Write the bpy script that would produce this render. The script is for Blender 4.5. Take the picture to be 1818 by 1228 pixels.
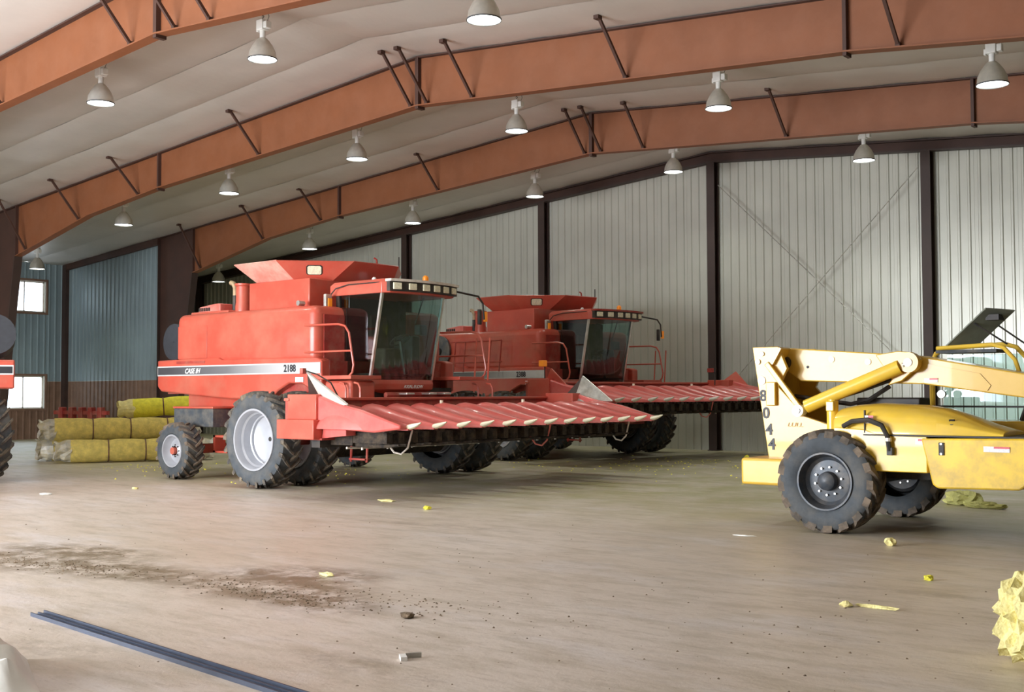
import bpy, math, random
from mathutils import Vector, Matrix
random.seed(7)
PI = math.pi
scene = bpy.context.scene
for o in list(bpy.data.objects): bpy.data.objects.remove(o)
col = scene.collection

# ------------------------------------------------------------------ camera
FPX, YAW, PITCH, ROLL, CAMH = 2039.8, .6842, .0403, -.0033, 1.66
cam_d = bpy.data.cameras.new('camera'); cam = bpy.data.objects.new('camera', cam_d); col.objects.link(cam)
cam_d.sensor_width = 36; cam_d.lens = FPX/1818*36; cam_d.clip_end = 500
Fv = Vector((-math.sin(YAW)*math.cos(PITCH), math.cos(YAW)*math.cos(PITCH), math.sin(PITCH)))
R0 = Vector((math.cos(YAW), math.sin(YAW), 0)); U0 = R0.cross(Fv)
Rv = R0*math.cos(ROLL)+U0*math.sin(ROLL); Uv = -R0*math.sin(ROLL)+U0*math.cos(ROLL)
cam.matrix_world = Matrix(((Rv.x, Uv.x, -Fv.x, 0), (Rv.y, Uv.y, -Fv.y, 0), (Rv.z, Uv.z, -Fv.z, CAMH), (0, 0, 0, 1)))
scene.camera = cam

# ------------------------------------------------------------------ world, light, exposure
w = bpy.data.worlds.new('sky'); scene.world = w; w.use_nodes = True
w.node_tree.nodes['Background'].inputs[0].default_value = (.86, .93, 1, 1)
w.node_tree.nodes['Background'].inputs[1].default_value = 5.0
scene.view_settings.view_transform = 'Standard'; scene.view_settings.look = 'None'
scene.view_settings.gamma = 1; scene.view_settings.use_curve_mapping = False
scene.view_settings.exposure = 0.2
def area(name, loc, target, sx, sy, power, colr):
    l = bpy.data.lights.new(name, 'AREA'); l.shape = 'RECTANGLE'; l.size = sx; l.size_y = sy; l.energy = power; l.color = colr
    o = bpy.data.objects.new(name, l); col.objects.link(o); o.location = loc
    o.rotation_euler = (Vector(target)-Vector(loc)).to_track_quat('-Z', 'Y').to_euler(); return o
# daylight entering the big open doors behind the camera
area('door_daylight', (-17, -4.4, 2.7), (-17, 10, 2.7), 13, 5.0, 4250, (.90, .94, 1))

# ------------------------------------------------------------------ materials
def N(nt, t, **k):
    n = nt.nodes.new(t)
    for a, b in k.items(): setattr(n, a, b)
    return n
def mat(name, c, rough=.5, metal=0, scale=3, amt=.12, dust=None, dust_amt=0, dust_scale=1.5, bump=0, emit=None, es=0, coat=0, bscale=40):
    m = bpy.data.materials.new(name); m.use_nodes = True; nt = m.node_tree; b = nt.nodes['Principled BSDF']
    b.inputs['Roughness'].default_value = rough; b.inputs['Metallic'].default_value = metal
    b.inputs['Coat Weight'].default_value = coat
    tc = N(nt, 'ShaderNodeTexCoord'); nz = N(nt, 'ShaderNodeTexNoise'); nz.inputs['Scale'].default_value = scale; nz.inputs['Detail'].default_value = 6
    nt.links.new(tc.outputs['Object'], nz.inputs['Vector'])
    mr = N(nt, 'ShaderNodeMapRange'); mr.inputs[1].default_value = .3; mr.inputs[2].default_value = .7
    mr.inputs[3].default_value = 1-amt; mr.inputs[4].default_value = 1+amt
    nt.links.new(nz.outputs['Fac'], mr.inputs[0])
    mx = N(nt, 'ShaderNodeMix', data_type='RGBA', blend_type='MULTIPLY'); mx.inputs[0].default_value = 1
    mx.inputs[6].default_value = (*c, 1); nt.links.new(mr.outputs[0], mx.inputs[7]); out = mx.outputs[2]
    if dust:
        n2 = N(nt, 'ShaderNodeTexNoise'); n2.inputs['Scale'].default_value = dust_scale; n2.inputs['Detail'].default_value = 8; n2.inputs['Roughness'].default_value = .65
        nt.links.new(tc.outputs['Object'], n2.inputs['Vector'])
        m2 = N(nt, 'ShaderNodeMapRange'); m2.inputs[1].default_value = .42; m2.inputs[2].default_value = .68; m2.inputs[4].default_value = dust_amt
        nt.links.new(n2.outputs['Fac'], m2.inputs[0])
        x2 = N(nt, 'ShaderNodeMix', data_type='RGBA'); nt.links.new(m2.outputs[0], x2.inputs[0]); nt.links.new(out, x2.inputs[6]); x2.inputs[7].default_value = (*dust, 1); out = x2.outputs[2]
    nt.links.new(out, b.inputs['Base Color'])
    if bump:
        nb = N(nt, 'ShaderNodeTexNoise'); nb.inputs['Scale'].default_value = bscale; nb.inputs['Detail'].default_value = 5
        nt.links.new(tc.outputs['Object'], nb.inputs['Vector'])
        bp = N(nt, 'ShaderNodeBump'); bp.inputs['Strength'].default_value = bump; bp.inputs['Distance'].default_value = .02
        nt.links.new(nb.outputs['Fac'], bp.inputs['Height']); nt.links.new(bp.outputs[0], b.inputs['Normal'])
    if emit: b.inputs['Emission Color'].default_value = (*emit, 1); b.inputs['Emission Strength'].default_value = es
    return m
DUST = (.42, .33, .22)
RED = mat('red paint', (.54, .085, .052), .38, 0, 2, .1, DUST, .22, 1.2, coat=.2)
RED2 = mat('faded red paint', (.62, .11, .08), .42, 0, 2, .12, (.72, .5, .42), .5, 1.6)
SNOUT = mat('red poly snout', (.62, .10, .085), .35, 0, 2, .1, (.62, .3, .25), .25, 2, coat=.2)
DRED = mat('dark red steel', (.36, .035, .025), .55, 0, 4, .2, DUST, .3, 3)
BLACK = mat('black steel', (.018, .016, .015), .55, 0, 6, .3, (.12, .09, .06), .4, 4)
GRIME = mat('grimy row units', (.022, .016, .012), .85, 0, 14, .6, (.13, .09, .05), .5, 9, bump=.6)
RUB = mat('tyre rubber', (.058, .068, .078), .75, 0, 8, .2, (.17, .15, .12), .5, 3, bump=.2)
LUG = mat('dusty tyre lugs', (.06, .055, .05), .85, 0, 10, .3, (.27, .21, .14), .8, 5, bump=.3)
MUDLUG = mat('muddy tyre lugs', (.09, .075, .06), .9, 0, 9, .3, (.26, .19, .13), .9, 4, bump=.4)
RIM = mat('silver white rim', (.47, .48, .51), .33, .3, 5, .06)
CHOP = mat('charcoal screen', (.026, .028, .034), .6, 0, 9, .2)
DRIM = mat('dark blue grey rim', (.05, .06, .075), .45, .2, 8, .2, DUST, .2, 6)
CHROME = mat('bright steel', (.7, .68, .64), .3, .85, 6, .15)
GALV = mat('galvanised sheet', (.55, .54, .5), .4, .6, 7, .3, (.35, .3, .22), .5, 5)
PALE = mat('pale worn sheet', (.78, .72, .64), .45, .1, 9, .1, (.45, .36, .26), .4, 8)
STEEL = mat('rust primer steel', (.22, .072, .025), .6, 0, 1.5, .08, (.30, .13, .07), .25, 2)
STEELD = mat('dark primer steel', (.062, .027, .018), .65, 0, 2, .15)
BROWN = mat('brown column steel', (.048, .027, .021), .6, 0, 2, .15)
WALLM = mat('off white liner sheet', (.54, .535, .465), .30, .12, 1, .06)
WALLB = mat('dimmed blue grey liner sheet', (.235, .30, .315), .5, .12, 1, .08)  # blue grey sheet, base colour darkened to stand in for the lean-to's dimness
WAIN = mat('brown wainscot sheet', (.19, .11, .07), .6, 0, 3, .15)
VINYL = mat('white vinyl insulation facing', (.63, .595, .55), .42, 0, .8, .06, bump=.5, bscale=2.2)
_nt = VINYL.node_tree; _tc = _nt.nodes['Texture Coordinate']; _mp = _nt.nodes.new('ShaderNodeMapping'); _mp.inputs['Scale'].default_value = (2.6, .8, 1); _mp.inputs['Rotation'].default_value = (0, 0, .35)
_nt.links.new(_tc.outputs['Object'], _mp.inputs[0]); _nb = [n for n in _nt.nodes if n.type == 'BUMP'][0].inputs['Height'].links[0].from_node; _nt.links.new(_mp.outputs[0], _nb.inputs['Vector']); _nb.inputs['Detail'].default_value = 9
YEL = mat('yellow machine paint', (.90, .59, .055), .3, 0, 2, .08, (.6, .4, .12), .3, 2.2, coat=.4)
YELD = mat('mud splashed yellow paint', (.88, .58, .04), .4, 0, 2, .1, (.28, .17, .07), .6, 3.0)
YELB = mat('tower and boom yellow paint', (.72, .44, .05), .35, 0, 2, .05, (.78, .52, .12), .3, 2, coat=.3)  # tower and boom yellow, a deeper base than the hood's with lighter patches
IVORY = mat('ivory plastic tip', (.85, .78, .58), .4, 0, 9, .08)
ORANGE = mat('orange lens', (.95, .30, .02), .3, 0, 9, .05, emit=(.95, .3, .02), es=.15)
LENS = mat('cream lamp lens', (.80, .76, .55), .2, 0, 30, .15)
WHITE = mat('white enamel', (.85, .85, .82), .35, 0, 9, .04)
ALU = mat('spun aluminium', (.72, .69, .62), .28, .6, 9, .08)
GREYB = mat('dark grey plastic', (.055, .065, .075), .6, 0, 9, .2, DUST, .3, 4)
LAMPE = mat('lit lamp lens', (.95, .97, 1), .3, emit=(.93, 1, .97), es=9)
FIB = mat('yellow glass wool', (.74, .58, .15), .95, 0, 9, .2, (.5, .38, .12), .5, 7, bump=.8)
FIBB = mat('bright yellow glass wool', (.85, .78, .07), .95, 0, 9, .15, bump=.6)
FIBG = mat('pale green yellow wool', (.62, .60, .22), .95, 0, 9, .2, bump=.8)
FIBC = mat('cream yellow glass wool', (.84, .75, .33), .95, 0, 9, .15, bump=.8)
NET = mat('brown strap', (.16, .08, .05), .8, 0, 9, .3)
BAG = mat('grey plastic wrap', (.5, .47, .40), .35, 0, 9, .25, (.55, .42, .15), .6, 6)
DIRT = mat('dark soil', (.17, .12, .075), .95, 0, 20, .4, bump=.8)
WPL = mat('white crumpled plastic', (.82, .82, .78), .4, 0, 5, .05, bump=.3, bscale=8)
BLU = mat('blue black steel bar', (.04, .052, .085), .45, .2, 5, .2)
SEAT = mat('dark brown seat cloth', (.10, .055, .04), .8, 0, 8, .2)
INK = mat('black print', (.02, .02, .025), .5, 0, 8, .1)
INKW = mat('pale print', (.75, .75, .72), .5, 0, 8, .1)
STW = mat('silver white stripe', (.60, .60, .58), .4, 0, 8, .06)
PINK = mat('mottled pink red panel', (.60, .20, .15), .5, 0, 2, .1, (.72, .52, .42), .85, 1.3)  # pale pink mottling over red, for one tank extension panel only
STICK = mat('white sticker', (.8, .8, .85), .4, 0, 60, .2)
REDST = mat('red sticker band', (.7, .1, .12), .4, 0, 9, .1)

def glass(name, tint, gl=.16, rough=.04):
    m = bpy.data.materials.new(name); m.use_nodes = True; nt = m.node_tree; nt.nodes.remove(nt.nodes['Principled BSDF'])
    o = nt.nodes['Material Output']; t = N(nt, 'ShaderNodeBsdfTransparent'); t.inputs[0].default_value = (*tint, 1)
    g = N(nt, 'ShaderNodeBsdfGlossy'); g.inputs['Roughness'].default_value = rough; g.inputs[0].default_value = (.85, .93, 1, 1)
    f = N(nt, 'ShaderNodeLayerWeight'); f.inputs[0].default_value = .35
    a = N(nt, 'ShaderNodeMath', operation='MULTIPLY_ADD'); a.inputs[1].default_value = .6; a.inputs[2].default_value = gl*.5
    nt.links.new(f.outputs['Fresnel'], a.inputs[0]); x = N(nt, 'ShaderNodeMixShader'); nt.links.new(a.outputs[0], x.inputs[0])
    nt.links.new(t.outputs[0], x.inputs[1]); nt.links.new(g.outputs[0], x.inputs[2]); nt.links.new(x.outputs[0], o.inputs['Surface']); return m
CABGL = glass('green tinted cab glass', (.46, .62, .58))
WINGL = glass('clear window glass', (.92, .95, .97), .05)

def stripe_mat():
    m = mat('grey gradient stripe', (.1, .1, .1), .4, 0, 8, .05); nt = m.node_tree; b = nt.nodes['Principled BSDF']
    tc = N(nt, 'ShaderNodeTexCoord'); sp = N(nt, 'ShaderNodeSeparateXYZ'); nt.links.new(tc.outputs['Object'], sp.inputs[0])
    mr = N(nt, 'ShaderNodeMapRange'); mr.inputs[1].default_value = -4.2; mr.inputs[2].default_value = .1; nt.links.new(sp.outputs[0], mr.inputs[0])
    cr = N(nt, 'ShaderNodeValToRGB'); cr.color_ramp.elements[0].color = (.06, .06, .065, 1); cr.color_ramp.elements[1].color = (.62, .62, .62, 1)
    e = cr.color_ramp.elements.new(.45); e.color = (.16, .16, .165, 1)
    nt.links.new(mr.outputs[0], cr.inputs[0]); nt.links.new(cr.outputs[0], b.inputs['Base Color']); return m
STRIPE = stripe_mat()

def floor_mat():
    m = bpy.data.materials.new('dusty concrete'); m.use_nodes = True; nt = m.node_tree; b = nt.nodes['Principled BSDF']; L = nt.links.new
    b.inputs['Roughness'].default_value = .42
    tc = N(nt, 'ShaderNodeTexCoord')
    def noise(s, d=6, r=.6, st=None):
        n = N(nt, 'ShaderNodeTexNoise'); n.inputs['Scale'].default_value = s; n.inputs['Detail'].default_value = d; n.inputs['Roughness'].default_value = r
        if st:
            mp = N(nt, 'ShaderNodeMapping'); mp.inputs['Scale'].default_value = st; mp.inputs['Rotation'].default_value = (0, 0, .25); L(tc.outputs['Object'], mp.inputs[0]); L(mp.outputs[0], n.inputs['Vector'])
        else: L(tc.outputs['Object'], n.inputs['Vector'])
        return n.outputs['Fac']
    def rng(v, a, b_, c=0, d=1, sm=False):
        r = N(nt, 'ShaderNodeMapRange'); r.interpolation_type = 'SMOOTHSTEP' if sm else 'LINEAR'
        for i, x in enumerate((a, b_, c, d)): r.inputs[i+1].default_value = x
        L(v, r.inputs[0]); return r.outputs[0]
    def mixc(f, c1, c2):
        x = N(nt, 'ShaderNodeMix', data_type='RGBA'); L(f, x.inputs[0])
        for i, c in ((6, c1), (7, c2)):
            if isinstance(c, tuple): x.inputs[i].default_value = (*c, 1)
            else: L(c, x.inputs[i])
        return x.outputs[2]
    def mul(a, b_):
        x = N(nt, 'ShaderNodeMath', operation='MULTIPLY'); L(a, x.inputs[0])
        if isinstance(b_, (int, float)): x.inputs[1].default_value = b_
        else: L(b_, x.inputs[1])
        return x.outputs[0]
    c = mixc(rng(noise(.22, 4), .35, .65), (.70, .625, .56), (.56, .47, .38))
    c = mixc(rng(noise(.55, 7, .6, (1, 2.2, 1)), .52, .66, 0, .55), c, (.68, .64, .64))
    c = mixc(rng(noise(1.4, 8, .65, (1, 3.2, 1)), .46, .70, 0, .7), c, (.40, .34, .25))
    c = mixc(rng(noise(5, 8, .7, (1, 3.5, 1)), .52, .72, 0, .5), c, (.30, .23, .16))
    c = mixc(rng(noise(26, 4, .7), .62, .72, 0, .35), c, (.17, .13, .09))
    # yellow fibre dust on the far floor
    sp = N(nt, 'ShaderNodeSeparateXYZ'); L(tc.outputs['Object'], sp.inputs[0])
    yy = rng(sp.outputs[1], 10.5, 16, 0, 1, True)
    c = mixc(mul(yy, rng(noise(.9, 9, .7), .36, .62, .15, .8)), c, (.33, .31, .10))
    # dirt drifts in the foreground
    def ell(cx, cy, rx, ry, rot):
        mp = N(nt, 'ShaderNodeMapping'); mp.vector_type = 'TEXTURE'
        mp.inputs['Location'].default_value = (cx, cy, 0); mp.inputs['Rotation'].default_value = (0, 0, rot); mp.inputs['Scale'].default_value = (rx, ry, 1000)
        L(tc.outputs['Object'], mp.inputs[0]); ln = N(nt, 'ShaderNodeVectorMath', operation='LENGTH'); L(mp.outputs[0], ln.inputs[0])
        return rng(ln.outputs['Value'], .35, 1.0, 1, 0, True)
    nn = rng(noise(2.6, 10, .78), .42, .55, 0, 1)
    for e in ((-10.9, 5.95, 1.9, .85, .15), (-9.6, 6.1, 1.3, .6, .05), (-7.9, 6.35, 1.5, .8, .1), (-7.3, 6.2, 1.3, .5, -.1), (-8.2, 7.0, 1.2, .6, .3), (-11.3, 6.6, 1.5, .5, .2)):
        c = mixc(mul(mul(ell(*e), nn), .95), c, (.19, .14, .08))
    for e in ((-5.2, 4.9, .9, .25, .0), (-7.2, 3.9, .9, .3, .4), (-3.2, 9.5, 1.6, .16, .05), (-9.9, 10.6, 1.8, .2, .1), (-2.2, 6.1, 1.3, .3, .6)):
        c = mixc(mul(mul(ell(*e), nn), .4), c, (.20, .155, .10))
    L(c, b.inputs['Base Color'])
    bp = N(nt, 'ShaderNodeBump'); bp.inputs['Strength'].default_value = .35; bp.inputs['Distance'].default_value = .01
    L(noise(18, 8, .7), bp.inputs['Height']); L(bp.outputs[0], b.inputs['Normal']); return m
FLOOR = floor_mat()

# ------------------------------------------------------------------ mesh helpers
class MB:
    def __init__(s): s.v = []; s.f = []
    def add(s, vs, fs):
        n = len(s.v); s.v += [tuple(v) for v in vs]; s.f += [tuple(i+n for i in f) for f in fs]; return s
    def box(s, x0, x1, y0, y1, z0, z1):
        return s.add([(x, y, z) for x in (x0, x1) for y in (y0, y1) for z in (z0, z1)],
                     [(0, 1, 3, 2), (4, 6, 7, 5), (0, 4, 5, 1), (2, 3, 7, 6), (0, 2, 6, 4), (1, 5, 7, 3)])
    def obox(s, a, b, wy, wz, up=(0, 0, 1)):          # bar from a to b
        a = Vector(a); b = Vector(b); d = (b-a).normalized(); sd = d.cross(Vector(up))
        if sd.length < 1e-4: sd = d.cross(Vector((1, 0, 0)))
        sd.normalize(); u = sd.cross(d)
        vs = [p+sd*i*wy/2+u*j*wz/2 for p in (a, b) for i in (-1, 1) for j in (-1, 1)]
        return s.add(vs, [(0, 1, 3, 2), (4, 6, 7, 5), (0, 4, 5, 1), (2, 3, 7, 6), (0, 2, 6, 4), (1, 5, 7, 3)])
    def prism(s, poly, ax, a, b):                     # poly in the two other axes, extruded along ax
        def P3(p, t): return {'x': (t, p[0], p[1]), 'y': (p[0], t, p[1]), 'z': (p[0], p[1], t)}[ax]
        n = len(poly); vs = [P3(p, a) for p in poly]+[P3(p, b) for p in poly]
        return s.add(vs, [tuple(range(n)), tuple(range(2*n-1, n-1, -1))]+[(i, i+n, (i+1) % n+n, (i+1) % n) for i in range(n)])
    def loft(s, rings, closed=True, caps=True):
        n = len(rings[0]); vs = [p for r in rings for p in r]; fs = []
        for k in range(len(rings)-1):
            for i in range(n if closed else n-1):
                j = (i+1) % n; fs.append((k*n+i, k*n+j, (k+1)*n+j, (k+1)*n+i))
        if caps: fs += [tuple(range(n-1, -1, -1)), tuple(range((len(rings)-1)*n, len(rings)*n))]
        return s.add(vs, fs)
    def tube(s, pts, r, n=8, r2=None):
        pts = [Vector(p) for p in pts]; rings = []; prev = None
        for i, p in enumerate(pts):
            d = (pts[min(i+1, len(pts)-1)]-pts[max(i-1, 0)]).normalized()
            if prev is None: prev = d.cross(Vector((0, 0, 1)));  prev = prev if prev.length > .05 else d.cross(Vector((1, 0, 0)))
            sd = (prev-d*prev.dot(d)).normalized(); u = d.cross(sd); prev = sd
            rr = r if r2 is None else r+(r2-r)*i/(len(pts)-1)
            rings.append([p+sd*math.cos(a)*rr+u*math.sin(a)*rr for a in [2*PI*k/n for k in range(n)]])
        return s.loft(rings)
    def lathe(s, prof, c=(0, 0, 0), ax='y', n=32, closed=False):   # prof (t along axis, radius)
        rings = []
        for t, r in prof:
            ring = []
            for k in range(n):
                a = 2*PI*k/n; q = {'y': (math.cos(a)*r, t, math.sin(a)*r), 'z': (math.cos(a)*r, math.sin(a)*r, t), 'x': (t, math.cos(a)*r, math.sin(a)*r)}[ax]
                ring.append((q[0]+c[0], q[1]+c[1], q[2]+c[2]))
            rings.append(ring)
        if closed: rings.append(rings[0])
        return s.loft(rings, caps=not closed and False)
    def disc(s, c, r, t0, t1, ax='y', n=24): return s.lathe([(t0, .001), (t0, r), (t1, r), (t1, .001)], c, ax, n)
    def build(s, name, m, parent=None, loc=None, smooth=True, bevel=0, seg=2, **props):
        me = bpy.data.meshes.new(name); me.from_pydata(s.v, [], s.f); me.materials.append(m); me.update()
        import bmesh
        bm = bmesh.new(); bm.from_mesh(me); bmesh.ops.recalc_face_normals(bm, faces=bm.faces); bm.to_mesh(me); bm.free()
        o = bpy.data.objects.new(name, me); col.objects.link(o)
        if parent: o.parent = parent
        if loc: o.location = loc
        if smooth:
            for p in me.polygons: p.use_smooth = True
            me.set_sharp_from_angle(angle=math.radians(32))
        if bevel:
            b = o.modifiers.new('bevel', 'BEVEL'); b.width = bevel; b.segments = seg; b.limit_method = 'ANGLE'
        for k, v in props.items(): o[k] = v
        return o
def root(name, label, cat, loc=(0, 0, 0), rz=0, group=None):
    o = bpy.data.objects.new(name, None); col.objects.link(o); o.location = loc; o.rotation_euler = (0, 0, rz); o.empty_display_size = .2
    o['label'] = label; o['category'] = cat
    if group: o['group'] = group
    return o
def tag(o, label, cat, group=None):
    o['label'] = label; o['category'] = cat
    if group: o['group'] = group
    return o
def copy_tree(o, parent=None):
    c = o.copy(); col.objects.link(c)
    if parent: c.parent = parent
    for ch in list(o.children): copy_tree(ch, c)
    return c
def text(name, body, size, m, parent, loc, rot, shear=0, sx=1, bold=0, label=None):
    cu = bpy.data.curves.new(name, 'FONT'); cu.body = body; cu.size = size; cu.shear = shear; cu.extrude = .002; cu.offset = bold
    cu.align_x = 'CENTER'; cu.align_y = 'CENTER'; cu.resolution_u = 3
    t = bpy.data.objects.new(name, cu); col.objects.link(t); bpy.context.view_layer.update()
    me = bpy.data.meshes.new_from_object(t.evaluated_get(bpy.context.evaluated_depsgraph_get())); bpy.data.objects.remove(t)
    me.materials.clear(); me.materials.append(m); o = bpy.data.objects.new(name, me); col.objects.link(o)
    o.parent = parent; o.location = loc; o.rotation_euler = rot; o.scale = (sx, 1, 1)
    if label: o['label'] = label
    return o
def blob(name, m, c, r, n=2, jag=.3, parent=None, seed=0):
    import bmesh
    rnd = random.Random(seed); bm = bmesh.new(); bmesh.ops.create_icosphere(bm, subdivisions=n, radius=1)
    for v in bm.verts: v.co *= 1+rnd.uniform(-jag, jag)
    for v in bm.verts: v.co = Vector((v.co.x*r[0], v.co.y*r[1], max(v.co.z, -.75)*r[2]))
    zm = min(v.co.z for v in bm.verts)
    for v in bm.verts: v.co.z -= zm
    me = bpy.data.meshes.new(name); bm.to_mesh(me); bm.free(); me.materials.append(m)
    o = bpy.data.objects.new(name, me); col.objects.link(o); o.location = c
    if parent: o.parent = parent
    return o

# ------------------------------------------------------------------ building
RX, XL, XR, YB, YF = -16.13, -40.5, 8.3, 29.04, -4.6
FR = [22.933, 16.826, 10.719, 4.612]
def roof(x): return 8.52-.082*abs(x-RX)
st = {'kind': 'structure'}
floor = MB().box(XL-.3, XR+.3, YF-.3, YB+.3, -.3, 0).build('floor', FLOOR, smooth=False, **st)
MB().box(-70, 40, -70, YF-.31, -.35, -.02).build('outside_ground', mat('pale gravel', (.5, .46, .4), .9), smooth=False, **st)
ceiling = MB().prism([(XL-.3, roof(XL)+.03), (RX, 8.57), (XR+.3, roof(XR)+.03), (XR+.3, roof(XR)+.3), (RX, 8.85), (XL-.3, roof(XL)+.3)], 'y', YF-.3, YB+.3).build('ceiling', WHITE, smooth=False, **st)
# insulation strips hung between the purlins: sagging white vinyl, one strip per roll width
WST = (YB-.02-YF)/22
def strip(y0, x0, x1, seed):
    rnd = random.Random(seed); mb = MB(); nx = int(abs(x1-x0)/.38); ny = 6; vs = []
    sg = [rnd.uniform(.015, .045) for _ in range(40)]
    for i in range(nx+1):
        x = x0+(x1-x0)*i/nx; u = abs(x-RX)/1.52
        for j in range(ny+1):
            t = j/ny; y = y0+.004+(WST-.008)*t
            sag = sg[int(u)]*math.sin(PI*(u % 1))**2*(.35+.65*math.sin(PI*t)**.6)
            vs.append((x, y, roof(x)-.004-sag-.014*math.sin(PI*t)**.5+(.012 if j in (0, ny) else 0)))
    fs = [(i*(ny+1)+j, i*(ny+1)+j+1, (i+1)*(ny+1)+j+1, (i+1)*(ny+1)+j) for i in range(nx) for j in range(ny)]
    o = mb.add(vs, fs).build('insulation_strip', VINYL, ceiling)
    for p in o.data.polygons: p.use_smooth = True
k = 0
for i in range(22):
    for a, b in ((XL, RX), (RX, XR)):
        strip(YF+i*WST, a, b, k); k += 1

def rib_panel(width=1.016):      # profile across a liner sheet: (u, depth)
    pr = []; p = width/4
    for i in range(4):
        u = i*p; pr += [(u, 0), (u+.085, 0), (u+.105, .032), (u+.15, .032), (u+.17, 0)]
    pr.append((width, 0)); return pr
def sheets(parent, ax, fixed, a0, a1, sgn, z0f, z1f, m, name='wall_panel', flip=False):
    a = a0
    while a < a1-.02:
        wd = min(1.016, a1-a); pr = [(min(u, wd), d) for u, d in rib_panel() if u <= wd+.001]
        if pr[-1][0] < wd: pr.append((wd, pr[-1][1]))
        vs = []
        for u, d in pr:
            t = a+u; t2 = min(max(t, a+.002), a+wd-.002); f = fixed+sgn*(d+.012)
            for z in (z0f(t), z1f(t)): vs.append((t2, f, z) if ax == 'x' else (f, t2, z))
        n = len(pr); fs = [(2*i, 2*i+1, 2*i+3, 2*i+2) for i in range(n-1)]
        # returned edges so the sheet has a visible thickness
        for e in (0, n-1):
            b = len(vs); t = a+(0 if e == 0 else wd)
            for z in (z0f(t), z1f(t)): vs.append((vs[2*e][0], fixed, z) if ax == 'x' else (fixed, vs[2*e][1], z))
            fs.append((2*e, b, b+1, 2*e+1))
        MB().add(vs, fs).build(name, m, parent, smooth=False)
        a += wd
rz_ = lambda x: roof(x)+.02
wb = MB().prism([(XL-.3, 0), (XR+.3, 0), (XR+.3, roof(XR)), (RX, roof(RX)), (XL-.3, roof(XL))], 'y', YB, YB+.25).build('wall_back', WALLM, smooth=False, **st)
sheets(wb, 'x', YB, XL+.05, XR-.05, -1, lambda t: .0, lambda t: rz_(t)-.06, WALLM)
# left wall with four window openings (only the two below and above at the lean-to are seen)
WY0, WY1 = 20.45, 22.12
WLB = (1.12, 2.32); WLU = (4.68, 5.83)
def left_wall():
    mb = MB(); X0, X1 = XL-.25, XL; ht = roof(XL)
    mb.box(X0, X1, YF, WY0, 0, ht); mb.box(X0, X1, WY1, YB+.25, 0, ht)
    mb.box(X0, X1, WY0, WY1, 0, WLB[0]); mb.box(X0, X1, WY0, WY1, WLB[1], WLU[0]); mb.box(X0, X1, WY0, WY1, WLU[1], ht)
    return mb.build('wall_left', WALLM, smooth=False, **st)
wlft = left_wall()
c0 = lambda v: (lambda t: v)
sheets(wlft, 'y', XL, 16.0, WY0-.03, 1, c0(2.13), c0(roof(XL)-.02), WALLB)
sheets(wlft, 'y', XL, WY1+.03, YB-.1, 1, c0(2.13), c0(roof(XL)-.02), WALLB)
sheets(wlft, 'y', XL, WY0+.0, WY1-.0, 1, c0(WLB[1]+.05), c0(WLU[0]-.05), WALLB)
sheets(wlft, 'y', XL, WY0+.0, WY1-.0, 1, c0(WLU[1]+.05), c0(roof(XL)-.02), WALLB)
sheets(wlft, 'y', XL, 16.0, WY0-.03, 1, c0(0), c0(2.12), WAIN, 'wainscot_panel')
sheets(wlft, 'y', XL, WY1+.03, 22.9, 1, c0(0), c0(2.12), WAIN, 'wainscot_panel')
sheets(wlft, 'y', XL, WY0, WY1, 1, c0(0), c0(WLB[0]-.05), WAIN, 'wainscot_panel')
for i, (z0, z1) in enumerate((WLB, WLU)):
    fr = MB()
    for b in ((WY0, WY1, z0, z0+.05), (WY0, WY1, z1-.05, z1), (WY0, WY0+.05, z0, z1), (WY1-.05, WY1, z0, z1), (21.33, 21.37, z0, z1)):
        fr.box(XL-.16, XL-.08, *b)
    wn = fr.build('window_%d' % (i+1), PALE, smooth=False, **st)
    for y0, y1 in ((WY0+.05, 21.33), (21.37, WY1-.05)):
        MB().box(XL-.125, XL-.115, y0, y1, z0+.05, z1-.05).build('pane', WINGL, wn, smooth=False)
    t = MB()
    for b in ((WY0-.08, WY1+.08, z0-.08, z0), (WY0-.08, WY1+.08, z1, z1+.08), (WY0-.08, WY0, z0, z1), (WY1, WY1+.08, z0, z1)):
        t.box(XL+.045, XL+.07, *b)
    t.build('trim_%d' % (i+1), WAIN, smooth=False, **st)
# closed right wall, front wall with the big door opening
r = MB().box(XR, XR+.25, YF, YB+.25, 0, roof(XR))
r.build('wall_right', WALLM, smooth=False, **st)
f = MB(); y0, y1 = YF-.25, YF
f.prism([(XL-.3, 0), (-24, 0), (-24, 5.6), (-10, 5.6), (-10, 0), (XR+.3, 0), (XR+.3, roof(XR)), (RX, roof(RX)), (XL-.3, roof(XL))], 'y', y0, y1)
f.build('wall_front', WALLM, smooth=False, **st)
# inner wall closing the lean-to bay, in line with the far frame
IY = FR[0]
wi = MB().prism([(XL+.0, 0), (-34.3, 0), (-34.3, roof(-34.3)-.01), (XL, roof(XL)-.01)], 'y', IY+.02, IY+.2).build('wall_inner', WALLM, smooth=False, **st)
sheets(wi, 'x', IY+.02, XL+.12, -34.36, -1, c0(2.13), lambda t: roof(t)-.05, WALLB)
sheets(wi, 'x', IY+.02, XL+.12, -34.36, -1, c0(0), c0(2.12), WAIN, 'wainscot_panel')
MB().prism([(XL, roof(XL)-.24), (-34.3, roof(-34.3)-.26), (-34.3, roof(-34.3)-.03), (XL, roof(XL)-.02)], 'y', IY-.16, IY-.04).build('trim_3', STEELD, smooth=False, **st)
MB().box(XL+.02, XL+.3, IY-.17, IY-.03, 0, roof(XL)-.03).build('trim_4', BROWN, smooth=False, **st)

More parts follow.
